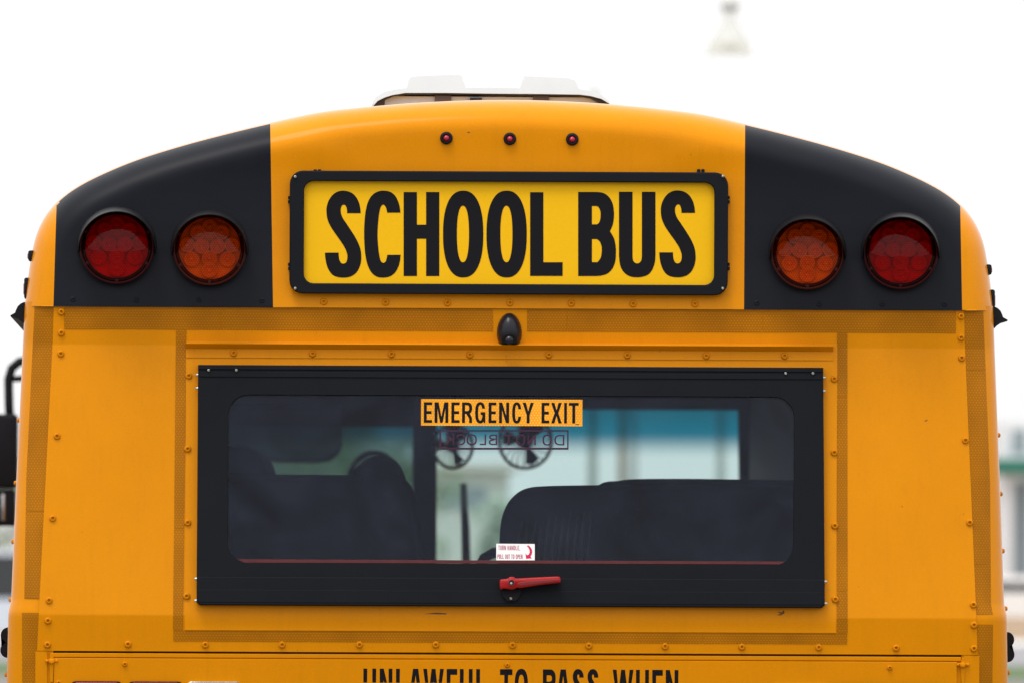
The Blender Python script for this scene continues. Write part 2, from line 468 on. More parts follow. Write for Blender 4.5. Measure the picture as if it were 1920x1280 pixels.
SGN_B = [runs([(140, 177), (345, 177)], [(345, 177), (410, 187), (470, 225), (515, 300), (530, 390), (530, 450), (518, 530), (487, 605)], [(487, 605), (530, 680), (548, 760), (552, 840), (545, 930), (515, 1010), (460, 1065), (390, 1088), (340, 1092)], [(340, 1093), (140, 1093)]),
         runs([(290, 330), (340, 330)], [(340, 330), (365, 345), (383, 390), (384, 450), (372, 505), (350, 528)], [(345, 530), (290, 530)]),
         runs([(290, 690), (345, 690)], [(345, 690), (375, 715), (395, 770), (397, 830), (385, 895), (355, 938)], [(345, 942), (290, 942)])]
SGN_U = runs([(585, 175), (733, 175)], [(733, 880), (740, 925), (760, 948), (783, 955), (808, 948), (828, 922), (835, 880)], [(835, 175), (983, 175)], [(983, 870), (975, 950), (945, 1030), (890, 1085), (785, 1107), (690, 1090), (630, 1040), (597, 970), (585, 870)])

def glyph(ch, w, sv, sh):
    """outline loops of a capital, in a box w wide and 1 high (y up); sv, sh = upright and level stroke"""
    h2 = sh / 2; i = sv
    if ch == 'E': return [[(0, 0), (w, 0), (w, sh), (i, sh), (i, .5 - h2), (w * .93, .5 - h2), (w * .93, .5 + h2), (i, .5 + h2), (i, 1 - sh), (w, 1 - sh), (w, 1), (0, 1)]]
    if ch == 'F': return [[(0, 0), (i, 0), (i, .47 - h2), (w * .93, .47 - h2), (w * .93, .47 + h2), (i, .47 + h2), (i, 1 - sh), (w, 1 - sh), (w, 1), (0, 1)]]
    if ch == 'L': return [[(0, 0), (w, 0), (w, sh), (i, sh), (i, 1), (0, 1)]]
    if ch == 'I': return [[(0, 0), (w, 0), (w, 1), (0, 1)]]
    if ch == 'T': return [[(w / 2 - i / 2, 0), (w / 2 + i / 2, 0), (w / 2 + i / 2, 1 - sh), (w, 1 - sh), (w, 1), (0, 1), (0, 1 - sh), (w / 2 - i / 2, 1 - sh)]]
    if ch == 'H': return [[(0, 0), (i, 0), (i, .5 - h2), (w - i, .5 - h2), (w - i, 0), (w, 0), (w, 1), (w - i, 1), (w - i, .5 + h2), (i, .5 + h2), (i, 1), (0, 1)]]
    if ch == 'N': return [[(0, 0), (i, 0), (i, .64), (w - i * 1.05, 0), (w, 0), (w, 1), (w - i, 1), (w - i, .36), (i * 1.05, 1), (0, 1)]]
    if ch == 'M': return [[(0, 0), (i, 0), (i, .70), (w / 2 - i * .42, 0), (w / 2 + i * .42, 0), (w - i, .70), (w - i, 0), (w, 0), (w, 1), (w - i * 1.35, 1), (w / 2, .30), (i * 1.35, 1), (0, 1)]]
    if ch == 'W': return [[(0, 1), (i, 1), (w * .285, .34), (w / 2 - i * .5, 1), (w / 2 + i * .5, 1), (w * .715, .34), (w - i, 1), (w, 1), (w * .79, 0), (w * .655, 0), (w / 2, .60), (w * .345, 0), (w * .21, 0)]]
    if ch == 'A': return [[(0, 0), (i, 0), (i + w * .055, .2), (w - i - w * .055, .2), (w - i, 0), (w, 0), (w / 2 + i * .68, 1), (w / 2 - i * .68, 1)], [(i + w * .09, .34), (w - i - w * .09, .34), (w / 2, .80)]]
    if ch == 'X': return [[(0, 0), (i * 1.1, 0), (w / 2, .36), (w - i * 1.1, 0), (w, 0), (w / 2 + i * .62, .5), (w, 1), (w - i * 1.1, 1), (w / 2, .64), (i * 1.1, 1), (0, 1), (w / 2 - i * .62, .5)]]
    if ch == 'Y': return [[(w / 2 - i / 2, 0), (w / 2 + i / 2, 0), (w / 2 + i / 2, .4), (w, 1), (w - i * 1.1, 1), (w / 2, .58), (i * 1.1, 1), (0, 1), (w / 2 - i / 2, .4)]]
    if ch == 'K': return [[(0, 0), (i, 0), (i, .33), (i + (w - i) * .22, .47), (w - i * 1.2, 0), (w, 0), (i + (w - i) * .45, .60), (w * .97, 1), (w * .97 - i * 1.25, 1), (i, .50), (i, 1), (0, 1)]]
    if ch == ',': return [[(0, 0), (w, 0), (w, sh), (0, sh)], ]
    if ch == 'O': return [sup(w / 2, .5, w / 2, .515, 0, 360, 40)[:-1], sup(w / 2, .5, w / 2 - sv, .515 - sh, 0, 360, 40)[:-1]]
    if ch == 'U': return [[(0, 1), (i, 1)] + sup(w / 2, .3, w / 2 - i, .315 - sh, 180, 360) + [(w - i, 1), (w, 1)] + sup(w / 2, .3, w / 2, .315, 360, 180)]
    if ch == 'D': return [[(0, 0), (w * .4, 0)] + sup(w * .4, .5, w * .6, .5, -90, 90) + [(0, 1)], [(i, sh), (w * .4, sh)] + sup(w * .4, .5, w * .6 - i, .5 - sh, -90, 90) + [(i, 1 - sh)]]
    if ch in 'PR':
        hole = [(i, .47), (w * .5, .47)] + sup(w * .5, .735 - h2 / 2, w * .5 - i, .265 - h2 * .9, -90, 90) + [(i, 1 - sh)]
        hole = [(i, .44 + sh), (w * .5, .44 + sh)] + sup(w * .5, .72, w * .5 - i, .28 - sh, -90, 90) + [(i, 1 - sh)]
        o = [(0, 0), (i, 0), (i, .44)]
        if ch == 'R': o += [(w * .42, .44), (w - i * 1.02, .22), (w - i * .98, 0), (w, 0), (w * .99, .25), (w * .78, .455)]
        else: o += [(w * .5, .44)]
        return [o + sup(w * .5, .72, w * .5, .28, -60 if ch == 'R' else -90, 90) + [(0, 1)], hole]
    if ch == 'B':
        return [[(0, 0), (w * .5, 0)] + sup(w * .5, .265, w * .5, .265, -90, 75) + sup(w * .5, .76, w * .46, .24, -75, 90) + [(0, 1)],
                [(i, sh), (w * .5, sh)] + sup(w * .5, .27, w * .5 - i, .27 - sh, -90, 90) + [(i, .54)],
                [(i, .54 + sh * .8), (w * .5, .54 + sh * .8)] + sup(w * .5, (.54 + sh * .8 + 1 - sh) / 2, w * .46 - i, (1 - sh - .54 - sh * .8) / 2, -90, 90) + [(i, 1 - sh)]]
    if ch in 'CG':
        o = [p for p in sup(w / 2, .5, w / 2, .515, 20, 340, 40)]
        n = [p for p in sup(w / 2, .5, w / 2 - sv, .515 - sh, 330, 30, 40)]
        if ch == 'C': return [[(w, .68)] + [p for p in o if p[1] > .68 or p[0] < w * .6 or p[1] < .32] + [(w, .32), (w - sv, .32)] + [p for p in n if p[1] < .32 or p[0] < w * .6 or p[1] > .68] + [(w - sv, .68)]]
        return [[(w, .70)] + [p for p in o if p[1] > .70 or p[0] < w * .6 or p[1] < .12] + [(w - sv * .55, .09), (w - sv * .45, 0), (w, 0), (w, .53), (w * .54, .53), (w * .54, .53 - sh), (w - sv, .53 - sh), (w - sv, .30)] + [p for p in n if (p[1] < .28) or p[0] < w * .6 or p[1] > .70] + [(w - sv, .70)]]
    if ch == 'S':
        return [[((x - 287) / 396 * w, (1097 - y) / 920) for (x, y) in SGN_S]]
    return [[(0, 0), (w, 0), (w, 1), (0, 1)]]
def put_letter(ch, u0, u1, qt, qb, svp, shp, y, base, mirror=False, th=.0006):
    w, h = u1 - u0, qb - qt
    gl = glyph(ch, w / h, svp / h, shp / h)
    lp = [[(u0 + (w - x * h if mirror else x * h), qb - v * h) for (x, v) in l] for l in gl]
    return solid_geo(lp, y + th, y, 0, base)

# ------------------------------------------------------------------ surfaces of the bus's back
T9 = math.tan(R(9))
def ylow(q):      # lower body: short lip under the cap, a panel leaning out to the crease, then upright
    if q <= 650: return -(650 - q) / PX * .035
    if q <= 1155: return -(q - 650) / PX * T9
    return -505 / PX * T9 + (min(q, 1400) - 1155) / PX * .085
_cap = [(577, -.012), (520, -.0003), (480, .0075), (440, .0142), (400, .019), (360, .0218), (330, .0226), (290, .0214), (230, .0178), (150, .012)]
def ycap(q): return interp(sorted(_cap), q)
def ysurr(q):     # window surround: one flat sheet that turns upright towards its foot
    if q <= 1135: return -(q - 650) / PX * T9 - .0015
    t = min(1.0, (q - 1135) / 40.0)
    return -485 / PX * T9 - .0015 - 40 / PX * (T9 * (t - t * t / 2) - .07 * t * t / 2)
def at_low(u, q):
    y = ylow(q)
    if 655 < q < 1150 and 632 < abs(u) < 880:
        a = math.sin(math.pi * (q - 655) / 495) * min(1.0, (abs(u) - 632) / 60) * min(1.0, (880 - abs(u)) / 60)
        y += a * (.0035 * math.sin(u * .017 + q * .006) + .003 * math.sin(q * .011 + (1 if u > 0 else 2.2)))
    return y
def at_surr(u, q): return ysurr(q)
def at_sign(u, q): return -.0068 + (552 - q) / 230 * .0293
def whalf(q): return interp([(572, 907.5), (580, 908), (900, 922), (1128, 931), (1150, 936), (1280, 938.5), (1500, 940), (2148, 940)], q)

bus = thing('school_bus', 'yellow school bus seen from behind with black corners and a wide emergency exit window', 'bus')

# outline of the rear cap (half widths), from the middle of the roof down to the cap's foot
HALF = [(0, 188), (60, 188.7), (130, 191.5), (200, 196), (280, 203.5), (360, 213.5), (450, 233), (530, 252.5), (610, 274), (690, 299), (750, 323), (800, 347.5), (835, 371), (860, 396), (876, 420), (888, 449), (896, 485), (902, 525), (906, 560), (907.5, 578.5)]
half = catmull(HALF, n=5)
outl = [(-u, q) for (u, q) in reversed(half)] + half[1:]
nrm = []
for i in range(len(outl)):
    a, b = Vector(outl[max(i - 1, 0)]), Vector(outl[min(i + 1, len(outl) - 1)])
    t = (b - a).normalized(); nrm.append(Vector((-t.y, t.x)))
nrm[0] = Vector((1, 0)); nrm[-1] = Vector((-1, 0))
RE = 56.0      # width of the rolled edge
rings = []
def edge_depth(d):
    k = 1 - d / RE
    return .115 * (1 - math.sqrt(max(0, 1 - k * k)))
for d in (0, .6, 2, 4, 6.5, 9.5, 13, 17, 22, 28, 35, 42, 49, RE):
    rings.append([(o[0] + n.x * d, min(578.5, o[1] + n.y * d), d) for o, n in zip(outl, nrm)])
inner = rings[-1]
for k in range(1, 33):
    s = 1 - k / 32
    rings.append([(p[0] * s, 578.5 + (p[1] - 578.5) * s, RE) for p in inner])
def cap_at(u, q, d=RE):
    # gentle pressed hollow round the sign
    y = ycap(q) + edge_depth(d)
    for sx in (-1, 1):
        y -= .004 * math.exp(-((u - sx * 365) / 60) ** 2 - ((q - 283) / 26) ** 2)
    return y
CUTS = ((-849.5, .026), (-445.8, -.02), (441, .0015), (845.7, -.023))
def star(name, pick, mat):
    V, F = [], []
    m = len(outl)
    for rg in rings:
        for (u, q, d) in rg: V.append((u, q, d))
    for i in range(len(rings) - 1):
        for k in range(m - 1):
            F.append((i * m + k, i * m + k + 1, (i + 1) * m + k + 1, (i + 1) * m + k))
    bm = bmesh.new()
    lay = None
    vs = [bm.verts.new((v[0], v[1], v[2])) for v in V]
    for f in F:
        try: bm.faces.new([vs[i] for i in f])
        except ValueError: pass
    bmesh.ops.remove_doubles(bm, verts=bm.verts, dist=1e-4)
    for cut, lean in CUTS:
        # painted edges of the corner panels lean by a few pixels
        bmesh.ops.bisect_plane(bm, geom=list(bm.verts) + list(bm.edges) + list(bm.faces), dist=1e-5, plane_co=Vector((cut, 400, 0)), plane_no=Vector((1, lean, 0)))
    kill = []
    for f in bm.faces:
        c = f.calc_center_median()
        if not pick(c): kill.append(f)
    bmesh.ops.delete(bm, geom=kill, context='FACES')
    for v in bm.verts:
        u, q, d = v.co
        v.co = W(u, q, cap_at(u, q, d))
    bmesh.ops.recalc_face_normals(bm, faces=bm.faces)
    me = bpy.data.meshes.new(name); bm.to_mesh(me); bm.free()
    o = link(name, me, mat, bus, True)
    # orient towards the lens
    if sum(p.normal.y * p.area for p in me.polygons) > 0: me.flip_normals()
    return o
def side_of(c):
    e = [cut - lean * (c.y - 400) for cut, lean in CUTS]
    if e[1] < c.x < e[2]: return 0
    if c.x < e[0] or c.x > e[3] or c.z < 3: return 0
    return -1 if c.x < 0 else 1
star('rear_cap', lambda c: side_of(c) == 0, M['paint'])
star('black_corner_panel', lambda c: side_of(c) == -1, M['black'])
star('black_corner_panel', lambda c: side_of(c) == 1, M['black'])
# foot of the cap: the turned edge that stands proud of the body below
V, F = [], []
foot = [r_[0] for r_ in rings[:14]] + [(x, 578.5, RE) for x in range(-840, 841, 40)] + [r_[-1] for r_ in reversed(rings[:14])]
for (u, q, d) in foot:
    y = cap_at(u, 578.5, d); V += [W(u, 578.5, y), W(u, 579, y + .02)]
for i in range(len(foot) - 1): F.append((2 * i, 2 * i + 1, 2 * i + 3, 2 * i + 2))
mesh('cap_foot_edge', V, F, M['gasket'], bus)

# ---- body: roof, sides and rounded rear corners, running 8.6 m forward
V, F = [], []
LEN = 8.6
m = len(outl)
for yy in (.0, .35, LEN):
    for (u, q) in outl:
        p = W(u, q, cap_at(u, q, 0))
        V.append(Vector((p.x, p.y + yy, p.z + (.02 if yy > 1 else 0))))
for r_ in range(2):
    for k in range(m - 1): F.append((r_ * m + k, r_ * m + k + 1, (r_ + 1) * m + k + 1, (r_ + 1) * m + k))
rows = [570, 578, 600, 640, 650, 660] + list(range(700, 1121, 70)) + [1126, 1130, 1134, 1139, 1144, 1149, 1154, 1160, 1180, 1220, 1280, 1400, 1700, 2148]
for s in (-1, 1):
    o = len(V); nphi = 12
    for q in rows:
        w = whalf(q); y0 = ylow(q) + .001
        V.append(W(s * (w - 86), q, y0)); V.append(W(s * (w - 64), q, y0))
        for k in range(1, nphi + 1):
            a = R(90 * k / nphi)
            V.append(W(s * (w - 64 + 64 * math.sin(a)), q, y0 + .085 * (1 - math.cos(a))))
        e = V[-1]
        V.append(Vector((e.x, LEN, e.z)))
    c = nphi + 3
    for i in range(len(rows) - 1):
        for k in range(c - 1): F.append((o + i * c + k, o + i * c + k + 1, o + (i + 1) * c + k + 1, o + (i + 1) * c + k))
body = mesh('body', V, F, M['paint'], bus); autosmooth(body, 50)

# ---- rear panel (hole for the window) in rows that follow the profile
def sheet(name, cols, rows, base, dy, mat, holes=(), thick=.0025, parent=bus):
    """skin of quads over cols x rows in (u, q); holes = (u0, q0, u1, q1) left open; edges turned back"""
    bm = bmesh.new(); nr, nc = len(rows), len(cols(rows[0]))
    g = [[bm.verts.new(W(u, q, base(u, q) + dy)) for u in cols(q)] for q in rows]
    for i in range(nr - 1):
        for k in range(nc - 1):
            qm = (rows[i] + rows[i + 1]) / 2; um = (cols(qm)[k] + cols(qm)[k + 1]) / 2
            if any(h[0] < um < h[2] and h[1] < qm < h[3] for h in holes): continue
            bm.faces.new((g[i][k], g[i][k + 1], g[i + 1][k + 1], g[i + 1][k]))
    bmesh.ops.delete(bm, geom=[v for v in bm.verts if not v.link_faces], context='VERTS')
    be = [e for e in bm.edges if len(e.link_faces) == 1]
    ex = bmesh.ops.extrude_edge_only(bm, edges=be)
    for v in [x for x in ex['geom'] if isinstance(x, bmesh.types.BMVert)]: v.co.y += thick
    bmesh.ops.recalc_face_normals(bm, faces=bm.faces)
    me = bpy.data.meshes.new(name); bm.to_mesh(me); bm.free()
    if sum(p.normal.y * p.area for p in me.polygons) > 0: me.flip_normals()
    o = link(name, me, mat, parent); autosmooth(o, 30)
    return o
def useam(q): return interp([(575, 853.5), (640, 855), (1130, 878), (1225, 882)], q)
WIN = (-574, 704, 576, 1122)     # opening behind the window
def pcols(q):
    s = useam(q); a = [-s + (s - 630) * k / 10 for k in range(10)] + [-630, WIN[0]]
    mid = [WIN[0] + (WIN[2] - WIN[0]) * k / 10 for k in range(1, 10)]
    return a + mid + [WIN[2], 630] + [630 + (s - 630) * k / 10 for k in range(1, 11)]
prow = [579, 615, 640, 647, 649, 650.5, 652, 655, 675, 700] + list(range(725, 1111, 25)) + [1125, 1146, 1152, 1154, 1156, 1158, 1163, 1190, 1223]
sheet('rear_panel', pcols, prow, at_low, -.002, M['paint'], holes=[WIN])
# flat surround of the window, standing proud of the crease at its foot
SU = (-605, 620, 616, 1183)
scol = [SU[0], WIN[0]] + [WIN[0] + (WIN[2] - WIN[0]) * k / 8 for k in range(1, 8)] + [WIN[2], SU[2]]
sheet('window_surround', lambda q: scol, [620, 650, 700, 800, 900, 1000, 1125, 1135, 1140, 1145, 1150, 1155, 1160, 1165, 1170, 1175, 1183], at_surr, -.0025, M['paint'], holes=[WIN], thick=.012)
# panel below the seam
SEAM = 1223.5
LDR = (-858, 1227.0, 851, 1420)
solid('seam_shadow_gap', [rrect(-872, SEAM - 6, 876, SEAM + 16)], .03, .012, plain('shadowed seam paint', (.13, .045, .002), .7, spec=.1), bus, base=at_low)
for sg in (-1, 1):
    a, b = (-885, -863) if sg < 0 else (856, 885)
    solid('corner_plate', [rrect(a, SEAM + .8, b, 1420)], .02, -.0018, M['paint'], bus, base=at_low)
ldoor = solid('lower_rear_door', [rrect(LDR[0] + 8, 1236.6, LDR[2] - 8, 1420, 0)], .03, -.005, M['paint'], bus, .8, at_low)
solid('door_flange', [rrect(LDR[0], LDR[1], LDR[2], 1234.8)], .03, -.004, M['paint'], ldoor, .8, at_low)
solid('flange_step', [rrect(LDR[0], 1234.0, LDR[2], 1420)], .03, .0005, M['paint'], ldoor, 0, at_low)
for (px, py) in ((97, 1238), (1805.5, 1245)):
    u, q = unroll(px, py)
    h = lathe('hinge', [(5.5, .012), (5.2, -.006), (3.5, -.009), (0.5, -.0095)], (u, q + 1), ylow(q) - .004, M['paint'], bus, 12)
    solid('hinge_leaf', [[(u - 1.5, q - 13), (u + 1.5, q - 13), (u + 4, q - 4), (u + 9, q - 1.5), (u + 9, q + 2), (u + 4, q + 5), (u + 2.5, q + 40), (u - 2.5, q + 40), (u - 4, q + 5), (u - 9, q + 2), (u - 9, q - 1.5), (u - 4, q - 4)]], .012, -.005, M['paint'], h, .8, at_low)
    for sx in (-9, 9):
        lathe('hinge_pin', [(3.2, .012), (3, -.002), (1.6, -.004), (.3, -.0042)], (u + sx, q), ylow(q) - .005, M['paint'], h, 10)

# ---- gutter over the window
gl, gr = unroll(349, 650)[0], unroll(1562, 655)[0]
gut = mesh('window_gutter', *(lambda prof: ([W(u, q, ylow(q) - .004 + y) for u in (gl, gr) for (q, y) in prof],
    [(i, (i + 1) % len(prof), len(prof) + (i + 1) % len(prof), len(prof) + i) for i in range(len(prof))] + [tuple(range(len(prof))), tuple(range(len(prof), 2 * len(prof)))]))(
    [(645.0, .012), (645.3, -.006), (645.8, -.022), (646.6, -.023), (647.6, -.0215), (655.5, -.0045), (656.5, -.0025), (672.5, -.0025), (673.6, .012)]), M['paint'], bus)

# ---- screws
def screw_mesh(name, mat, rad=7.0):
    prof = [(rad, .001), (rad * .97, -.0022), (rad * .76, -.0056), (rad * .42, -.0066), (rad * .34, -.0025), (rad * .05, -.002)]
    n = 10; V, F = [], []
    for (r, y) in prof:
        for k in range(n):
            a = 2 * math.pi * k / n; V.append((r / PX * math.cos(a), y, r / PX * math.sin(a)))
    for i in range(len(prof) - 1):
        for k in range(n): F.append((i * n + k, i * n + (k + 1) % n, (i + 1) * n + (k + 1) % n, (i + 1) * n + k))
    F.append(tuple(range((len(prof) - 1) * n, len(prof) * n)))
    o = mesh(name, V, F, mat, None, True); me = o.data
    bpy.data.objects.remove(o)
    return me
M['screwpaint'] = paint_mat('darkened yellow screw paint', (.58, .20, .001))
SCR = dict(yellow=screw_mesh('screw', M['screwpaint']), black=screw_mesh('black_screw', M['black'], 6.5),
           small=screw_mesh('small_screw', M['screwpaint'], 5.0), steel=screw_mesh('steel_screw', M['steel'], 3.0))
def screw(kind, px, py, base, dy=-.002, parent=bus, tilt=0.0, name='screw'):
    u, q = unroll(px, py)
    o = bpy.data.objects.new(name, SCR[kind]); COL.objects.link(o)
    o.location = W(u, q, base(u, q) + dy); o.rotation_euler = (tilt, random.uniform(0, 6.28), 0) if kind != 'x' else (0, 0, 0)
    if kind == 'black': o.scale = (.85, .35, .85)
    o.parent = parent
    return o
for p in ((115, 585), (115, 624), (114, 663), (107, 817), (99, 971), (92, 1125), (90, 1163), (89, 1208), (1802, 593), (1802, 633), (1803, 671), (1810, 825), (1818, 979), (1825, 1133), (1826, 1171), (1826, 1215),
          (240, 1207), (385, 1208), (529, 1208), (674, 1208), (817, 1208), (961, 1209), (1104, 1210), (1247, 1211), (1391, 1212), (1535, 1213), (1680, 1214)):
    screw('yellow', p[0], p[1], at_low)
for p in ((354, 704), (352, 841), (352, 979), (350, 1117), (1564, 710), (1564, 848), (1565, 985), (1566, 1123)):
    screw('yellow', p[0], p[1], at_surr, -.0025)
for p in ((438, 662), (586, 663), (734, 664), (881, 665), (1029, 665), (1176, 666), (1324, 667), (1471, 667)):
    screw('yellow', p[0], p[1], at_low, -.0065)
for p in ((234, 1244), (951, 1246), (1668, 1251), (110, 1279)):
    screw('small', p[0], p[1], at_low, -.005)
for p in ((137, 562), (256, 563), (373, 563), (491, 564), (1419, 569), (1536, 571), (1654, 571), (1771, 571)):
    screw('black', p[0], p[1], cap_at, 0)
for p in ((607, 566), (723, 567), (839, 568), (956, 568), (1071, 569), (1187, 570), (1303, 570)):
    screw('yellow', p[0], p[1], cap_at, 0)

# ---- reflective tape
def tape(cols0, cols1, q0, q1, base, dy):
    """strip between the left and right edge functions"""
    rr = [q0 + (q1 - q0) * k / 24 for k in range(25)] if q1 - q0 > 60 else [q0, (q0 + q1) / 2, q1]
    rr = sorted(set(rr + [x for x in (650, 1155) if q0 < x < q1]))
    def cols(q):
        a, b = cols0(q), cols1(q); n = 8
        return [a + (b - a) * k / n for k in range(n + 1)]
    return sheet('reflective_tape', cols, rr, base, dy, M['tape'], thick=.0008)
def K(x): return lambda q: x
gap = .7
top = [(120, 413.5), (413.5, 777), (777, 925), (988, 1063), (1063, 1430), (1430, 1793)]
for a, b in top:
    ua, ub = unroll(a, 598)[0], unroll(b, 603)[0]
    tape(K(ua + gap), K(ub - gap), 580.5, 620.5, at_low, -.0034)
def vl(q): return -interp([(620, 624), (1183, 627)], q)
def vl2(q): return -interp([(620, 604.5), (1183, 608.5)], q)
def vr(q): return interp([(620, 615.5), (1183, 618)], q)
def vr2(q): return interp([(620, 634.5), (1183, 637.5)], q)
for (f0, f1, cuts) in ((vl, vl2, (621, 630.5, 993.5, 1184)), (vr, vr2, (621, 741, 1105, 1184))):
    for a, b in zip(cuts, cuts[1:]): tape(f0, f1, a + gap, b - gap, at_low, -.0034)
cuts = [-627, -372, -3, 366, 637.5]
for a, b in zip(cuts, cuts[1:]): tape(K(a + gap), K(b - gap), 1184.6, 1203.5, at_low, -.0034)
def corner_y(u, q):
    w = whalf(q); a = max(-1, min(1, (abs(u) - (w - 64)) / 64))
    return ylow(q) + .001 + (.085 * (1 - math.sqrt(1 - a * a)) if a > 0 else 0)
def ctl(q): return whalf(q) - interp([(572, 56), (900, 55), (1280, 61)], q)
def cti(q): return whalf(q) - interp([(572, 18.5), (900, 18.5), (1280, 29)], q)
for s, cc in ((-1, (578.5, 597, 962, 1126)), (1, (578.5, 690, 1054, 1147))):
    for a, b in zip(cc, cc[1:]):
        f0, f1 = (lambda q: -cti(q), lambda q: -ctl(q)) if s < 0 else (ctl, cti)
        tape(f0, f1, a + gap, b - gap, corner_y, -.0016)
    f0, f1 = (lambda q: -cti(q), lambda q: -ctl(q)) if s < 0 else (ctl, cti)
    tape(f0, f1, 1152 if s < 0 else 1166, 1420, corner_y, -.0016)

# ---- SCHOOL BUS sign
sign_out = prect(543, 322, 1365, 552.5, 25); sign_in = prect(570, 341.5, 1339, 533, 18)
sign = solid('school_bus_sign', [sign_out, sign_in], .03, -.024, M['frame'], bus, 2.0, at_sign); autosmooth(sign, 40)
face = solid('sign_face', [prect(560, 332, 1349, 543, 10)], .01, -.008, M['signface'], sign, 0, at_sign)
ZA = lambda p: unroll(560 + p[0] / 5.817, 330 + p[1] / 5.817)
ZB = lambda p: unroll(1060 + p[0] / 5.817, 330 + p[1] / 5.817)
ZC = lambda p: unroll(480 + p[0] / 2.461, 100 + p[1] / 2.461)
def boxl(x0, y0, x1, y1): return [(x0, y0), (x1, y0), (x1, y1), (x0, y1)]
Hl = [(1145, 178), (1290, 178), (1290, 534), (1390, 534), (1390, 178), (1534, 178), (1534, 1093), (1390, 1093), (1390, 686), (1290, 686), (1290, 1093), (1145, 1093)]
O1 = [sup(956, 835, 93, 200, 0, 360, 60, 2.35)[:-1], sup(955, 834.5, 28, 130.5, 0, 360, 44, 2.3)[:-1]]
O2 = [[(x + 200.5, y) for (x, y) in l] for l in O1]
Ll = [(1265, 642), (1326, 642), (1326, 965), (1415, 965), (1415, 1028), (1265, 1028)]
S2 = [(x + 738, y - 3) for (x, y) in SGN_S]
for z, lp in ((ZA, [SGN_S]), (ZA, [SGN_C]), (ZA, [Hl]), (ZC, O1), (ZC, O2), (ZC, [Ll]), (ZB, SGN_B), (ZB, [SGN_U]), (ZB, [S2])):
    solid('letter', [[z(p) for p in l] for l in lp], -.0075, -.0088, M['ink'], sign, 0, at_sign)
for p in ((553.5, 332), (553.5, 541), (1355.4, 331), (1355, 541)):
    screw('steel', p[0], p[1], at_sign, -.0235, sign)
for (px, py, w, h) in ((591, 321, 3, 3), (599, 321, 3, 3), (542.5, 371, 2.5, 3), (542.5, 379, 2.5, 3), (542.5, 496, 2.5, 3), (542.5, 504, 2.5, 3), (1310, 320.5, 3, 3), (1318, 320.5, 3, 3), (1366, 371, 2.5, 3), (1366, 379, 2.5, 3), (1366, 496, 2.5, 3), (1366, 504, 2.5, 3)):
    u, q = unroll(px, py)
    solid('clip', [rrect(u - w, q - h, u + w, q + h, 1.5, 3)], .01, -.008, M['frame'], sign, 0, at_sign)

# ---- warning lamps with half hoods
def warning_lamp(px, py, rad, colour):
    c = unroll(px, py); y0 = min(cap_at(c[0], c[1] - rad), cap_at(*c)) - .002
    yb = cap_at(c[0], c[1] + rad) - .012
    base = lathe('warning_lamp', [(rad + 3, .03), (rad + 3, -.010), (rad + 1, -.013), (rad - 1, -.013), (rad - 1.5, -.008), (rad * .93, -.004), (rad * .88, -.002), (rad * .87, .008)], c, yb, M['redlens' if colour == 'red' else 'amberrim'], bus, 40, closed_end=False)
    if colour == 'red': base['label'] = 'red warning lamp under a black half hood'
    else: base['label'] = 'amber warning lamp under a black half hood'
    autosmooth(base, 40)
    rim = M['refl_' + colour]
    lathe('reflector', [(rad * .88, .004), (rad * .83, .008), (rad * .3, .009)], c, yb, rim, base, 32)
    # led cups under the lens: three, four and two in rows
    for (dx, dy) in ((-.34, -.46), (.34, -.46), (0, -.62), (-.64, -.1), (-.22, -.06), (.22, -.06), (.64, -.1), (-.5, .30), (0, .28), (.5, .30), (0, .62)):
        cc = (c[0] + dx * rad, c[1] + dy * rad); r = rad * .2
        o = lathe('led_cup', [(r * 1.15, .007), (r * 1.08, -.006), (r * .92, -.0068), (r * .6, .002), (r * .36, .004), (r * .3, -.002), (r * .1, -.0045)], cc, yb, rim, base, 14)
        autosmooth(o, 50)
    ln = lathe('lens', [(rad - 1.2, -.009), (rad * .86, -.0145), (rad * .6, -.0185), (rad * .3, -.0205), (rad * .04, -.021)], c, yb, M['lens_' + colour], base, 40)
    for p in ln.data.polygons: p.use_smooth = True
    for a in (90, 205, 335, 150, 30):
        lathe('lens_screw', [(3.4, .004), (3.2, -.003), (1.2, -.0035)], (c[0] + (rad - 4.5) * math.cos(R(a)), c[1] + (rad - 4.5) * math.sin(R(a))), yb - .009, M['redlens' if colour == 'red' else 'amberrim'], base, 10)
    # hood: a half tube standing out over the top, cut back towards the ends
    V, F = [], []; n = 36
    for k in range(n + 1):
        a = R(172 + 196 * k / n)
        out = .014 + .160 * max(0, math.sin((k / n) * math.pi)) ** .75
        for (rr, yy) in ((rad + 7.0, .03), (rad + 7.0 - 2.2, -out), (rad + 7.0 - 3.6, -out), (rad + 4.2, .03)):
            if yy < 0: rr -= 7.0 * math.sin(k / n * math.pi)
            V.append(W(c[0] + rr * math.cos(a), c[1] + rr * math.sin(a), yb + yy))
    for k in range(n):
        for j in range(4): F.append((k * 4 + j, k * 4 + (j + 1) % 4, (k + 1) * 4 + (j + 1) % 4, (k + 1) * 4 + j))
    F += [(0, 1, 2, 3), tuple(n * 4 + j for j in range(4))]
    h = mesh('hood', V, F, M['hood'], base); autosmooth(h, 50)
M['amberrim'] = plain('amber plastic rim', (.05, .008, .004), .4, spec=.12)
M['redlens'] = plain('red plastic rim', (.035, .003, .004), .4, spec=.12)
M['hood'] = plain('black hood plastic', (.0065, .0065, .008), .35, spec=.2, var=.1, vscale=20)
warning_lamp(219, 462, 68, 'red'); warning_lamp(393, 466, 66.5, 'amber')
warning_lamp(1514, 474, 66.5, 'amber'); warning_lamp(1689, 472, 68, 'red')
M['domelens'] = plain('red marker dome', (.35, .005, .02), .2, spec=.6)
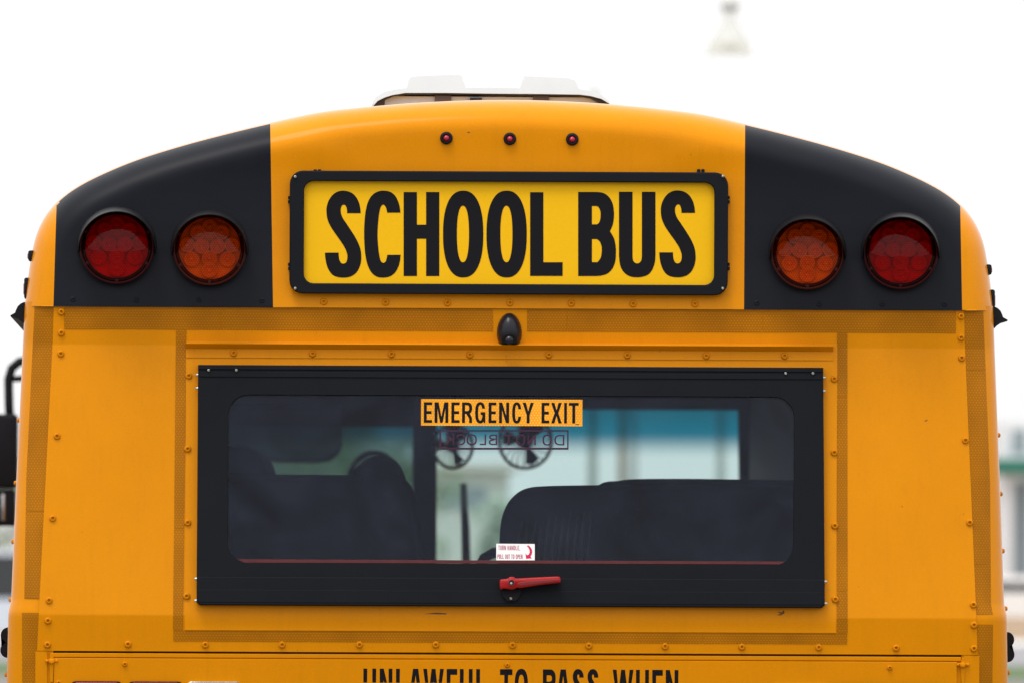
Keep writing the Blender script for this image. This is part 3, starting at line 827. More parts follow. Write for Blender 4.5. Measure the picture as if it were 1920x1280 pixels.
for (px, py) in ((837, 259.5), (956, 261), (1073, 262)):
    c = unroll(px, py); y0 = cap_at(*c)
    b = lathe('marker_lamp', [(12, .004), (12, -.004), (10.5, -.009), (8, -.0105), (6.3, -.009), (5.8, -.004)], c, y0, M['rubber'], bus, 24, closed_end=False); autosmooth(b, 60)
    l = lathe('lens', [(6.4, -.004), (5.6, -.009), (3.6, -.0125), (.5, -.0138)], c, y0, M['domelens'], b, 18); autosmooth(l, 80)

# ---- reversing camera: egg-shaped cover with a shaded lens mouth
cu, cq = unroll(955, 618)
V, F = [], []
nu, nv = 28, 10
def egg(a, s):
    x = 23.5 * math.sin(a) * (1 - .10 * math.cos(a)); z = -33.5 * math.cos(a)
    return x * s, (z + (4 if z > 0 else 2)) * s
for j in range(nv + 1):
    s = math.cos(R(90) * j / nv * .97)
    for k in range(nu):
        a = 2 * math.pi * k / nu; x, z = egg(a, s)
        V.append(W(cu + x, min(cq + z + 4 * (1 - s), 645.4), ylow(620) - .002 - .038 * math.sin(R(90) * j / nv) + .004))
for j in range(nv):
    for k in range(nu): F.append((j * nu + k, j * nu + (k + 1) % nu, (j + 1) * nu + (k + 1) % nu, (j + 1) * nu + k))
F.append(tuple(nv * nu + k for k in range(nu)))
M['egg'] = plain('gloss black plastic', (.007, .0075, .012), .3, spec=.3)
M['lenspipe'] = plain('camera lens black', (.003, .003, .004), .5, spec=.1)
egg_o = mesh('rear_camera', V, F, M['egg'], bus); autosmooth(egg_o, 80)
solid('camera_mouth', [[(cu - 14, 645.2)] + sup(cu, 640, 14, 15, 180, 360, 14, 2.2) + [(cu + 14, 645.2)]], .0, -.043, M['lenspipe'], egg_o, 1.2, lambda u, q: ylow(620))
lathe('camera_lens', [(8, .004), (7.5, -.003), (4, -.006), (.5, -.0065)], (cu, 638), ylow(620) - .0425, M['egg'], egg_o, 16)
lathe('camera_screw', [(2, .002), (1.8, -.002), (.4, -.003)], (cu, cq - 23), ylow(620) - .021, M['rubber'], egg_o, 8)

# ---- emergency window
wout = [unroll(371.5, 683.5), unroll(1543.5, 688.5), unroll(1546.5, 1139), unroll(368.5, 1134)]
def fix(l): # level the frame
    (a, b, c, d) = l
    t = (a[1] + b[1]) / 2; bt = (c[1] + d[1]) / 2
    return (a[0], t), (b[0], t), (c[0], bt), (d[0], bt)
wa, wb, wc, wd = fix(wout)
QT, QB = wa[1], wc[1]
ul = lambda q: wa[0] + (wd[0] - wa[0]) * (q - QT) / (QB - QT)
ur = lambda q: wb[0] + (wc[0] - wb[0]) * (q - QT) / (QB - QT)
opening = prect(428, 742, 1488, 1056, 38)
def trap(q0, q1, ex=0): return [(ul(q0) - ex, q0), (ur(q0) + ex, q0), (ur(q1) + ex, q1), (ul(q1) - ex, q1)]
wf = solid('emergency_window', [[(ul(687), 687), (ur(687), 687), (ur(QB) - 5, QB), (ur(QB), QB - 5)][:2] + [(ur(QB), QB - 6), (ur(QB) - 6, QB), (ul(QB) + 6, QB), (ul(QB), QB - 6)], opening], .02, -.026, M['frame'], bus, 1.2, at_surr)
wf['label'] = 'black framed emergency exit window with dark tinted glass'
solid('hinge_rail', [trap(QT, 695.2)], .01, -.029, M['frame'], wf, 1.5, at_surr)
solid('hinge_strip', [trap(698.6, 708.5, -3)], .0, -.0285, M['frame'], wf, .8, at_surr)
solid('lower_rail', [[(ul(1083), 1083), (ur(1083), 1083), (ur(QB - 7), QB - 7), (ur(QB) - 7, QB - 1), (ul(QB) + 7, QB - 1), (ul(QB - 7), QB - 7)]], -.01, -.031, M['frame'], wf, 1.2, at_surr)
solid('lower_rail_lip', [trap(1107, 1131, -4)], -.01, -.0322, M['frame'], wf, .8, at_surr)
solid('glass_pane', [prect(420, 734, 1496, 1064, 40)], -.018, -.0222, M['glass'], wf, 0, at_surr)
solid('red_seal', [[(x, y) for (x, y) in [unroll(444, 1047.5), unroll(1476, 1052), unroll(1468, 1057.5), unroll(458, 1054)]]], -.02, -.0256, M['redseal'], wf, .4, at_surr)
for p in ((391, 692), (443, 692), (1473, 698), (1524, 698)): screw('steel', p[0], p[1] + 1.5, at_surr, -.0288, wf)
for (s, q) in ((-1, 703), (-1, 728), (-1, 1085), (-1, 1126), (1, 707), (1, 732), (1, 1089), (1, 1130)):
    q += 2 if s < 0 else -2
    o = bpy.data.objects.new('rivet', SCR['steel']); COL.objects.link(o); o.parent = wf
    o.location = W((ul(q) if s < 0 else ur(q)), q, ysurr(q) - .014); o.rotation_euler = (0, 0, R(-90 if s < 0 else 90))
# handle
hq = lambda x, y: unroll(880 + x / 8.727, 1000 + y / 8.727)
mount = solid('handle_mount', [[hq(*p) for p in ((520, 900), (860, 900), (835, 1000), (790, 1080), (740, 1105), (620, 1105), (560, 1040))]], -.03, -.040, M['rubber'], wf, 1.0, at_surr)
screw('steel', 957.8, 1121, at_surr, -.040, mount)
hl = [(500, 760), (560, 742), (620, 735), (650, 712), (690, 702), (740, 712), (775, 730), (1000, 718), (1300, 703), (1430, 697), (1475, 705), (1492, 740), (1490, 790), (1440, 805), (1200, 830), (950, 868), (830, 885), (780, 880), (740, 900), (690, 910), (620, 900), (560, 895), (505, 905)]
hloop = catmull([hq(*p) for p in hl], True, 3)
def hbase(u, q): return ysurr(1090)
hd = solid('window_handle', [hloop], -.036, -.072, M['red'], wf, 2.2, hbase); autosmooth(hd, 50)
solid('grip_hollow', [catmull([hq(*p) for p in ((800, 800), (1000, 770), (1300, 748), (1440, 740), (1462, 775), (1300, 798), (1000, 835), (820, 850))], True, 3)], -.0700, -.0726, plain('red hollow', (.17, .004, .005), .4), hd, 1.0, hbase)
lathe('handle_boss', [(7.5, .01), (7.2, -.003), (5.6, -.004), (5.2, .0)], hq(690, 800), ysurr(1090) - .072, M['red'], hd, 18, closed_end=False)
lathe('boss_well', [(5.4, -.0015), (.4, -.001)], hq(690, 800), ysurr(1090) - .072, M['gasket'], hd, 14)
lathe('boss_bolt', [(2.3, .0), (2.1, -.003), (.3, -.0035)], hq(685, 810), ysurr(1090) - .0735, M['steel'], hd, 10)

# ---- EMERGENCY EXIT sticker, inside print, handle sticker
ZE = lambda x, y: unroll(760 + x / 5.333, 720 + y / 5.333)
GL = -.0225
em = solid('emergency_exit_decal', [prect(789.5, 748, 1092, 797.6)], GL, GL - .0007, M['decal'], wf, 0, at_surr)
E = [('E', 185, 268), ('M', 292, 430), ('E', 460, 543), ('R', 567, 668), ('G', 698, 800), ('E', 832, 910), ('N', 937, 1038), ('C', 1068, 1160), ('Y', 1172, 1285), ('E', 1362, 1440), ('X', 1458, 1565), ('I', 1588, 1616), ('T', 1635, 1733)]
multi('lettering', [put_letter(c, ZE(a, 283)[0], ZE(b, 283)[0], ZE(900, 180)[1], ZE(900, 386)[1], 5.6, 5.4, GL - .0009, at_surr, th=.0003) for (c, a, b) in E], M['ink'], em)
solid('maker_mark', [prect(1079, 794.5, 1086, 796)], GL - .0007, GL - .0009, M['ink'], em, 0, at_surr)
GI = -.0176
nb = solid('do_not_block_decal', [[ZE(340, 455), ZE(1632, 455), ZE(1632, 652), ZE(340, 652)], [ZE(358, 472), ZE(1618, 472), ZE(1618, 632), ZE(358, 632)]], GI + .0005, GI, M['maroon'], wf, 0, at_surr)
NB = [('D', 1490, 1590), ('O', 1372, 1465), ('N', 1222, 1305), ('O', 1108, 1200), ('T', 985, 1085), ('B', 835, 918), ('L', 745, 808), ('O', 612, 715), ('C', 508, 600), ('K', 398, 488)]
multi('lettering', [put_letter(c, ZE(a, 550)[0], ZE(b, 550)[0], ZE(900, 500)[1], ZE(900, 606)[1], 2.9, 2.6, GI, at_surr, mirror=True, th=.0005) for (c, a, b) in NB], M['maroon'], nb)
ZH = lambda x, y: unroll(880 + x / 8.727, 1000 + y / 8.727)
st = solid('handle_sticker', [[ZH(440, 160), ZH(1070, 165), ZH(1070, 432), ZH(440, 432)]], GL, GL - .0008, M['white'], wf, 0, at_surr)
def line(txt, x0, x1, y0, y1, sp=.45):
    wid = [{'I': .3, ',': .25, ' ': sp, 'N': 1.05, 'O': 1.05}.get(c, .9) for c in txt]
    tot = sum(wid) + .22 * (len(txt) - 1); k = (x1 - x0) / tot; x = x0; out = []
    for c, w in zip(txt, wid):
        if c == ',': out.append(put_letter(c, ZH(x, 0)[0], ZH(x + w * k, 0)[0], ZH(700, y1 - 10)[1], ZH(700, y1 + 8)[1], 1, 2, GL - .001, at_surr, th=.0003))
        elif c != ' ': out.append(put_letter(c, ZH(x, 0)[0], ZH(x + w * k, 0)[0], ZH(700, y0)[1], ZH(700, y1)[1], .95, 1.1, GL - .001, at_surr, th=.0003))
        x += (w + .22) * k
    return out
multi('lettering', line('TURN HANDLE,', 475, 830, 192, 266) + line('PULL OUT TO OPEN', 462, 872, 336, 408), plain('thin crimson print', (.35, .03, .09), .6), st)
arc = [(940, 200), (962, 186), (1000, 215), (1025, 260), (1030, 300), (1018, 340), (1000, 372), (1022, 400), (930, 406), (918, 322), (945, 350), (975, 335), (988, 300), (985, 262), (968, 225)]
solid('arrow', [[ZH(*p) for p in arc]], GL - .0008, GL - .0011, M['crimson'], st, 0, at_surr)

# ---- lettering on the lower door
UL = [('U', 681.3, 705.3), ('N', 712, 735.8), ('L', 742.5, 759), ('A', 766.5, 792), ('W', 793.5, 832.2), ('F', 837.5, 857.2), ('U', 862.2, 886.2), ('L', 892.8, 909), ('T', 937.5, 960.8), ('O', 965, 990), ('P', 1017.9, 1042), ('A', 1043, 1069), ('S', 1073, 1094.8), ('S', 1100.8, 1122.3), ('W', 1148.8, 1187.7), ('H', 1192.5, 1216.8), ('E', 1223, 1242.8), ('N', 1248.3, 1272)]
multi('lettering', [put_letter(c, unroll(a, 1265)[0], unroll(b, 1265)[0], 1253.6, 1314, 7.2, 11, -.0055, at_low, th=.0004) for (c, a, b) in UL], M['ink'], ldoor)

# ---- tail lamps under the lower edge of the picture
for s in (-1, 1):
    for (a, b, mt, rim) in ((139, 235, 'domelens', 'redlens'), (246, 349, 'domelens', 'redlens'), (356, 459, 'clear', 'chrome')):
        ua, ub = a - 954 - 3, b - 954 - 3
        if s > 0: ua, ub = -ub, -ua
        o = solid('tail_lamp', [rrect(ua, 1279.4, ub, 1370, 9)], .0, -.016, M[rim], ldoor, 1.5, at_low)
        solid('lens', [rrect(ua + 5, 1282, ub - 5, 1366, 7)], -.014, -.021, M[mt], o, 2, at_low)

# ---- rub rails, drip rails, side lamps and rivets on the flanks
def rail(name, prof, s, y0, y1, mat):
    V, F = [], []; n = len(prof)
    for yy in (y0, y1):
        for (du, q) in prof:
            p = W(s * (whalf(q) + du), q, .1); V.append(Vector((p.x, yy, p.z)))
    for i in range(n - 1): F.append((i, i + 1, n + i + 1, n + i))
    F.append(tuple(range(n))); F.append(tuple(range(n, 2 * n)))
    o = mesh(name, V, F, mat, bus); autosmooth(o, 50); return o
for s in (-1, 1):
    pr = [(-2, 1180)]
    for c in (1194, 1222):
        pr += [(13.5 * math.cos(R(a)), c + 14.5 * math.sin(R(a))) for a in range(-75, 76, 15)]
    rail('rub_rail', pr + [(-2, 1237)], s, .10, 8.2, M['rubber'])
    rail('drip_rail', [(-3, 571), (2, 571), (8, 574), (13, 579), (16, 586), (17.5, 591), (26, 596), (25, 598.5), (14, 601), (5, 607), (-1, 613), (-3, 613)], s, .09, 8.4, M['rubber'])
    for (q, w, dq, nm, ml) in ((502 if s > 0 else 484, 8, 10, 'clearance_lamp', 'rubber'), (559 if s > 0 else 545, 7, 20, 'side_marker_lamp', 'rubber')):
        c = W(s * (interp([(485, 896), (525, 902), (560, 906)], q) - 2), q, .1)
        o = box(nm, (c.x - w / PX, c.x + w / PX, .09, .15, c.z - dq / PX, c.z + dq / PX), M[ml], bus, .005)
        d = s * (w + 1.5) / PX
        box('lens', (min(c.x + d, c.x), max(c.x + d, c.x), .10, .14, c.z - dq * .6 / PX, c.z + dq * .5 / PX), M['domelens'], o, .003)
    for q in ((811, 921, 1028, 1136, 1256) if s > 0 else (791, 909, 1019, 1128, 1268)):
        p = W(s * (whalf(q) - 0.5), q, .13)
        o = bpy.data.objects.new('rivet', SCR['small']); COL.objects.link(o); o.parent = bus
        o.location = (p.x, .13, p.z); o.rotation_euler = (0, 0, R(-90 if s < 0 else 90))

# ---- scuffs and marks that the paint carries
for (pts, b, dy) in (([(795, 1150), (818, 1147.5), (838, 1149), (836, 1151), (812, 1150.5)], at_surr, -.0027), ([(1457, 1146), (1466, 1147), (1470, 1142), (1471, 1149), (1463, 1153), (1456, 1152), (1464, 1150)], at_surr, -.0027),
                     ([(1733, 789), (1738, 785.5), (1739.5, 787), (1735, 790)], at_low, -.0022), ([(876, 248), (881, 247.5), (880, 250), (877, 250)], cap_at, -.0003), ([(1690, 948), (1692, 947), (1692, 951)], at_low, -.0022),
                     ([(948.5, 668), (950, 667), (949.5, 670)], at_low, -.0067), ([(949.5, 676), (951, 675), (950, 679)], at_surr, -.0027)):
    solid('scuff_mark', [[unroll(*p) for p in pts]], dy + .0003, dy, plain('scuff', (.10, .045, .01), .7), bus, 0, b)

# ---- roof hatch, propped open
HY = .75
ZR = lambda x, y: unroll(680 + x / 3.84, 130 + y / 3.84)
def HW(u, q, y):
    p = W(u, q, HY); return Vector((p.x, HY + y, p.z))
cover = [ZR(*p) for p in ((75, 240), (90, 205), (150, 170), (230, 148), (310, 138), (320, 130), (330, 85), (350, 58), (400, 52), (700, 42), (716, 55), (742, 135), (930, 136), (1130, 138), (1150, 80), (1165, 52), (1480, 66), (1530, 85), (1552, 130), (1560, 145), (1640, 160), (1720, 190), (1778, 232), (1778, 250), (1720, 215), (1640, 194), (1560, 184), (1300, 180), (930, 177), (600, 172), (310, 172), (220, 186), (160, 204), (110, 228), (80, 260))]
ht = solid('roof_hatch', [cover], .55, 0.0, M['hatch'], bus, .004, f=HW)
ht['label'] = 'white roof hatch propped open above the cap'
gk = [ZR(*p) for p in ((82, 235), (110, 222), (160, 202), (220, 184), (310, 174), (600, 174), (930, 179), (1300, 182), (1560, 186), (1640, 196), (1720, 218), (1776, 245), (1776, 330), (1700, 330), (1698, 238), (1640, 208), (1560, 194), (1300, 190), (930, 186), (600, 182), (310, 183), (220, 194), (162, 218), (152, 330), (82, 330))]
solid('gasket', [gk], .50, .012, M['gasket'], ht, f=HW)
solid('inner_panel', [[ZR(*p) for p in ((150, 190), (1700, 200), (1700, 340), (150, 340))]], .52, .035, M['pale'], ht, f=HW)
for (a, b) in ((521, 640), (1230, 1345)):
    solid('bracket', [[ZR(a, 186), ZR(b, 188), ZR(b, 330), ZR(a, 330)]], .05, .025, plain('grey bracket', (.10, .09, .10), .5), ht, f=HW)
solid('latch', [[ZR(775, 205), ZR(860, 205), ZR(860, 230), ZR(775, 230)]], .05, .022, M['gasket'], ht, f=HW)

# ------------------------------------------------------------------ inside the bus
def XZ(x, z, y): return Vector((x, y, z))
sec = [W(u, q, 0) for (u, q) in outl]
secx = [(p.x * .955, p.z - .05) for p in sec]
cross = secx + [(1.13, .95), (-1.13, .95)]
V, F = [], []
n = len(cross)
for yy in (.16, LEN - .06):
    for (x, z) in cross: V.append((x, yy, z))
for i in range(n): F.append((i, (i + 1) % n, n + (i + 1) % n, n + i))
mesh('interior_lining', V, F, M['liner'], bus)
# front wall with the two windshield openings
FY = LEN
def atf(px, py, y): return W(*unroll(px, py), y)
zt = atf(1100, 767, FY).z; zb = 1.42
fw = [(p.x, p.z + .02) for p in sec] + [(1.19, .5), (-1.19, .5)]
hole_r = [(.042, zb), (1.112, zb), (1.095, zt), (.042, zt)]
hole_l = [(-x, z) for (x, z) in hole_r]
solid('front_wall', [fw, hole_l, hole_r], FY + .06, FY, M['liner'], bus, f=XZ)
solid('windshield', [[(.03, zb - .02), (1.125, zb - .02), (1.11, zt + .02), (.03, zt + .02)]], FY + .04, FY + .034, M['wind'], bus, f=XZ)
solid('windshield', [[(-.03, zb - .02), (-1.125, zb - .02), (-1.11, zt + .02), (-.03, zt + .02)]], FY + .04, FY + .034, M['wind'], bus, f=XZ)
# box over the driver, and the smoked visor hanging from it
a, b = atf(380, 700, 8.3), atf(778, 799, 8.3)
box('overhead_box', (-1.1, b.x, 8.25, 8.5, b.z, 2.95), M['liner'], bus, .01)
v = [atf(*p, 8.1) for p in ((380, 760), (641, 760), (641, 828), (634, 848), (616, 860), (590, 863), (380, 860))]
solid('sun_visor', [[(p.x, p.z) for p in v]], 8.106, 8.1, M['visor'], bus, f=XZ)
v2 = [atf(*p, 8.09) for p in ((380, 858), (590, 861), (612, 858), (631, 846), (639, 828), (643, 828), (637, 850), (618, 864), (590, 867.5), (380, 864))]
solid('visor_edge', [[(p.x, p.z) for p in v2]], 8.12, 8.088, M['rubber'], bus, f=XZ)
b0, b1 = atf(380, 1040, 7.0), atf(776, 770, 7.0)
box('dimming_panel', (b0.x, b1.x, 7.0, 7.008, b0.z, b1.z), glass_mat('smoked dimming panel', (.50, .58, .58), rough=.02), bus)  # panel added only to dim the view through the driver's half
# fans over the windshield
def cabin_fan(px, py, rp, squash, yy, turn):
    c = atf(px, py, yy); k = (D + yy) / D / PX; r = rp * k
    root = tube('cabin_fan', [(c.x + r * squash * math.cos(2 * math.pi * i / 32), yy, c.z + r * math.sin(2 * math.pi * i / 32)) for i in range(33)], .006, M['fan'], bus, 6)
    for i in range(22):
        a = 2 * math.pi * i / 22
        tube('guard_wire', [(c.x + .02 * math.cos(a), yy - .05, c.z + .02 * math.sin(a)), (c.x + r * .7 * squash * math.cos(a + .25), yy - .045, c.z + r * .7 * math.sin(a + .25)), (c.x + r * squash * math.cos(a + .4), yy, c.z + r * math.sin(a + .4))], .0022, M['cage'], root, 5)
    for i in range(3):
        a = turn + 2 * math.pi * i / 3
        V = []; F = []
        for (rr, da, dy) in ((.18, -.3, -.01), (.18, .5, .02), (.85, -.28, -.015), (.92, .05, .0), (.85, .42, .03)):
            for t in (0, .004): V.append((c.x + r * rr * squash * math.cos(a + da), yy + dy + t, c.z + r * rr * math.sin(a + da)))
        F = [(0, 2, 8, 6, 4), (1, 5, 7, 9, 3), (0, 1, 3, 2), (2, 3, 9, 8), (8, 9, 7, 6), (6, 7, 5, 4), (4, 5, 1, 0)]
        mesh('blade', V, F, M['fan'], root)
    tube('hub', [(c.x, yy - .055, c.z), (c.x, yy + .05, c.z)], r * .28, M['fan'], root, 12)
    tube('bracket', [(c.x, yy + .06, c.z), (c.x, yy + .07, c.z + r * .8), (c.x, yy + .05, zt + .06)], .022, M['fan'], root, 8)
cabin_fan(849, 836, 40, .92, 8.15, -1.25); cabin_fan(985, 827, 50, .98, 8.15, -1.3)
# wiper, grab rail, steering wheel
tube('wiper', [atf(874.5, 1070, FY + .09), atf(872.5, 985, FY + .09), atf(870.5, 955, FY + .09), atf(869, 905, FY + .09)], [.016, .015, .013, .012], M['rubber'], bus)
tube('grab_rail', [atf(906 - 14, 1075, 2.2), atf(908, 1045, 2.2), atf(925, 1036, 2.2), atf(945, 1033, 2.2), atf(975, 1034, 2.2), atf(1000, 1045, 2.2)], .014, M['rubber'], bus)
wc_ = atf(702, 905, 7.4); k = 27.4 / D / PX
sw = tube('steering_wheel', [(wc_.x + 47 * k * math.cos(2 * math.pi * i / 36), 7.4 + 30 * k * math.sin(2 * math.pi * i / 36), wc_.z + 57 * k * math.sin(2 * math.pi * i / 36)) for i in range(37)], .010, M['rubber'], bus, 8)
tube('spoke', [(wc_.x - 45 * k, 7.4, wc_.z), (wc_.x, 7.5, wc_.z), (wc_.x + 45 * k, 7.4, wc_.z)], .012, M['rubber'], sw)
# benches: padded backs with the outline seen from behind
def seat_back(name, pts, yy, th, pleats=None, mat='seat'):
    lp = [atf(px, py, yy) for (px, py) in pts]
    lp = catmull([(p.x, p.z) for p in lp], False, 4)
    lp = lp + [(lp[-1][0], 1.0), (lp[0][0], 1.0)]
    o = solid(name, [lp], yy + th, yy, M[mat], bus, .025, f=XZ); autosmooth(o, 60)
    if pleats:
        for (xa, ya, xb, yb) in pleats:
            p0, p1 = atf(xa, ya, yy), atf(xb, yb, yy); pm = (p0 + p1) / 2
            tube('pleat', [(p0.x, yy + .004, p0.z), (pm.x - .002, yy + .002, pm.z), (p1.x, yy + .004, p1.z)], [.003, .007, .0085], M['lit_tone'], o, 6)
    return o
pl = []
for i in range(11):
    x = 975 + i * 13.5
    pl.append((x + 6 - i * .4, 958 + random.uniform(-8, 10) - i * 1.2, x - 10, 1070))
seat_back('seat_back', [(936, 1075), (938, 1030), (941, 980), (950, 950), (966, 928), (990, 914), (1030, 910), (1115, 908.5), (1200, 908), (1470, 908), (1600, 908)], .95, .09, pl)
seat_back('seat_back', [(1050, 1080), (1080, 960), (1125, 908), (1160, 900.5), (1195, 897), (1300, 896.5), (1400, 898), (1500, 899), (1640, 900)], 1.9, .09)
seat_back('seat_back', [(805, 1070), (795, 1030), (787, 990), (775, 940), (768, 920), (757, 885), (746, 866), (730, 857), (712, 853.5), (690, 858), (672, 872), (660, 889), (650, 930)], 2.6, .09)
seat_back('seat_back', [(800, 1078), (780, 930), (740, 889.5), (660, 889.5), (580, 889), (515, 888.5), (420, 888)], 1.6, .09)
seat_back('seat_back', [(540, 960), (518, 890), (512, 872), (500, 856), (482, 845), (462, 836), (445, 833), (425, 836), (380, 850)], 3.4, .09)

# ------------------------------------------------------------------ outside parts further along the bus
# left mirror on its tube arm
my = 8.95
mir = box('side_mirror', (atf(-70, 880, my).x, atf(33, 880, my).x, my, my + .10, atf(0, 915, my).z, atf(0, 775, my).z), M['rubber'], bus, .014, 3)
a0, a1 = atf(-70, 985, my), atf(29, 916, my)
lowm = box('convex_mirror', (a0.x, a1.x, my + .01, my + .10, a0.z, a1.z), M['rubber'], mir, .012, 3)
box('mirror_glass', (atf(3, 940, my).x, atf(9, 940, my).x, my + .004, my + .02, atf(0, 975, my).z, atf(0, 925, my).z), M['chrome'], mir, .002)
tube('mirror_arm', [atf(20, 800, my + .05), atf(17, 760, my + .05), atf(16, 710, my + .05), atf(22, 690, my + .05), atf(36, 678, my + .05), atf(60, 674, my + .05), atf(120, 672, my)], .016, M['rubber'], mir, 10)
tube('arm_brace', [atf(18, 710, my + .05), atf(60, 708, my + .05)], .011, M['rubber'], mir, 8)
# hood, bumpers, wheels so that the bus stands on the ground
box('engine_hood', (-.95, .95, LEN + .06, LEN + 1.5, .62, 1.36), M['paint'], bus, .10, 4)
box('bumper', (-1.2, 1.2, -.28, -.06, .5, .78), M['rubber'], bus, .02)
box('bumper', (-1.18, 1.18, LEN + 1.5, LEN + 1.66, .45, .72), M['rubber'], bus, .02)
def wheel(x, y):
    V, F = [], []; n = 28
    s = 1 if x > 0 else -1
    prof = [(.30, -.12), (.44, -.13), (.49, -.10), (.49, .10), (.44, .13), (.30, .12)]
    for (r, dx) in prof:
        for k in range(n):
            g = 2 * math.pi * k / n; V.append((x + dx, y + r * math.cos(g), .49 + r * math.sin(g)))
    for i in range(len(prof)):
        j = (i + 1) % len(prof)
        for k in range(n): F.append((i * n + k, i * n + (k + 1) % n, j * n + (k + 1) % n, j * n + k))
    w = mesh('wheel', V, F, M['tyre'], bus); autosmooth(w, 40)
    tube('rim', [(x - .10, y, .49), (x + .10, y, .49)], .301, M['steel'], w, 20)
for s in (-1, 1):
    wheel(s * 1.03, 2.3); wheel(s * 1.03, LEN + .6)

# ------------------------------------------------------------------ the place behind
def sheetz(name, x0, x1, y0, y1, z, mat):
    return structure(mesh(name, [(x0, y0, z), (x1, y0, z), (x1, y1, z), (x0, y1, z)], [(0, 1, 2, 3)], mat))
sheetz('ground', -3000, 3000, -300, 4000, 0, plain('dry earth and asphalt', (.16, .145, .13), .9, var=.15, vscale=.2))
sheetz('grass_strip', -300, 300, 112, 128, .004, plain('short grass', (.06, .11, .03), .95, var=.3, vscale=.6))
sheetz('road', -300, 300, 130, 163, .004, plain('grey road', (.24, .23, .245), .9, var=.1, vscale=.3))
sheetz('pavement', -300, 300, 166, 178, .004, plain('pale concrete', (.62, .6, .57), .9, var=.06, vscale=.4))
sheetz('field', -300, 300, 182, 330, .004, plain('brown field', (.30, .20, .12), .95, var=.2, vscale=.1))

def car(name, x, y, col, label, rot=0.0, tall=1.5, length=4.6):
    t = thing(name, label, 'car' if tall < 1.8 else 'van', (x, y, 0)); t.rotation_euler = (0, 0, rot)
    L2 = length / 2
    pr = [(-L2, .35), (-L2, .75), (-L2 * .93, .95), (-L2 * .62, 1.0), (-L2 * .36, tall), (L2 * .35, tall), (L2 * .72, 1.02), (L2 * .98, .9), (L2, .6), (L2, .35)]
    V = [(px_, s * .88 * (.86 if z > 1.05 else 1), z) for s in (-1, 1) for (px_, z) in pr]; n = len(pr)
    F = [(i, (i + 1) % n, n + (i + 1) % n, n + i) for i in range(n)] + [tuple(range(n)), tuple(range(n, 2 * n))]
    mesh('body', V, F, plain(label, col, .3, spec=.5), t)
    for s in (-1, 1):
        gp = [(-L2 * .55, 1.05), (-L2 * .36, tall - .1), (L2 * .33, tall - .1), (L2 * .6, 1.05)]
        mesh('window', [(p, s * (.78 if z > 1.06 else .885), z) for (p, z) in gp] + [(p, s * (.74), z) for (p, z) in gp], [(0, 1, 2, 3), (4, 5, 6, 7), (0, 1, 5, 4), (2, 3, 7, 6)], M['sideglass'], t)
        for px_ in (-L2 * .62, L2 * .62):
            tube('wheel', [(px_, s * .66, .33), (px_, s * .9, .33)], .33, M['tyre'], t, 16)
    return t
F_ = lambda px, y: CX + ((px - 954) / PX - CX) * (D + y) / D
car('white_car', F_(1905, 214), 214, (.8, .8, .8), 'white car parked beyond the right rear corner of the bus')
car('silver_van', F_(-40, 150), 150, (.62, .66, .72), 'silver van parked beyond the left rear corner of the bus', tall=2.05, length=5.4)

# pale building on the right, seen past the bus's corner
bl = thing('pale_building', 'pale building with a green fascia beam beyond the right side of the bus', 'building', (F_(1877, 285), 285, 0))
wallm = plain('pale render', (.72, .74, .78), .8, var=.05, vscale=.3); greyw = plain('grey glazing', (.26, .32, .36), .25, spec=.6)
teal = plain('green fascia', (.02, .16, .12), .5)
box('wall', (0, 40, 0, 14, 0, 7.1), wallm, bl)
box('fascia_beam', (-.4, 40.5, -1.3, -.3, 5.15, 5.75), teal, bl, .04)
for k in range(24):
    box('column', (.08 + k * 1.1, .34 + k * 1.1, -.9, -.6, 0, 5.1), wallm, bl)
    box('window', (.46 + k * 1.1, 1.08 + k * 1.1, -.02, .3, .9, 4.9), greyw, bl)
    box('window', (.42 + k * 1.1, .95 + k * 1.1, -.03, .3, 5.95, 6.85), greyw, bl)

# grey building ahead, seen through the windshield
x0 = F_(826, 240)
gb = thing('grey_building', 'long pale building with strip windows seen through the windshield left of the seat', 'building', (x0, 240, 0))
box('wall', (-9, F_(955, 240) - x0, 0, 8, 0, 4.75), plain('light grey wall', (.60, .64, .62), .8, var=.06, vscale=.4), gb)
box('roof', (-9.4, F_(955, 240) - x0 + .4, -.4, 8.4, 4.75, 5.0), plain('pale roof sheet', (.66, .68, .68), .6), gb)
for k in range(5): box('window', (-8.2 + k * 2.08, -6.85 + k * 2.08, -.05, .2, 3.5, 4.2), greyw, gb)
for (px, lab, c_, yy, hh) in ((1112, 'slim pale grey post seen through the windshield left of the dark pole', (.42, .46, .42), 90, 8.2), (1167, 'thin brown post just left of the dark pole through the windshield', (.36, .24, .17), 120, 7.4), (1352, 'slim grey post near the right end of the windshield', (.5, .53, .5), 95, 8.0)):
    pt = thing('utility_pole', lab, 'pole', (F_(px, yy), yy, 0), 'posts seen through the windshield')
    tube('shaft', [(0, 0, 0), (0, 0, hh * .5), (0, 0, hh)], [.07, .06, .05], plain(lab, c_, .8, var=.1, vscale=3), pt, 10)
    box('base_plate', (-.16, .16, -.16, .16, 0, .05), M['steel'], pt, .01)

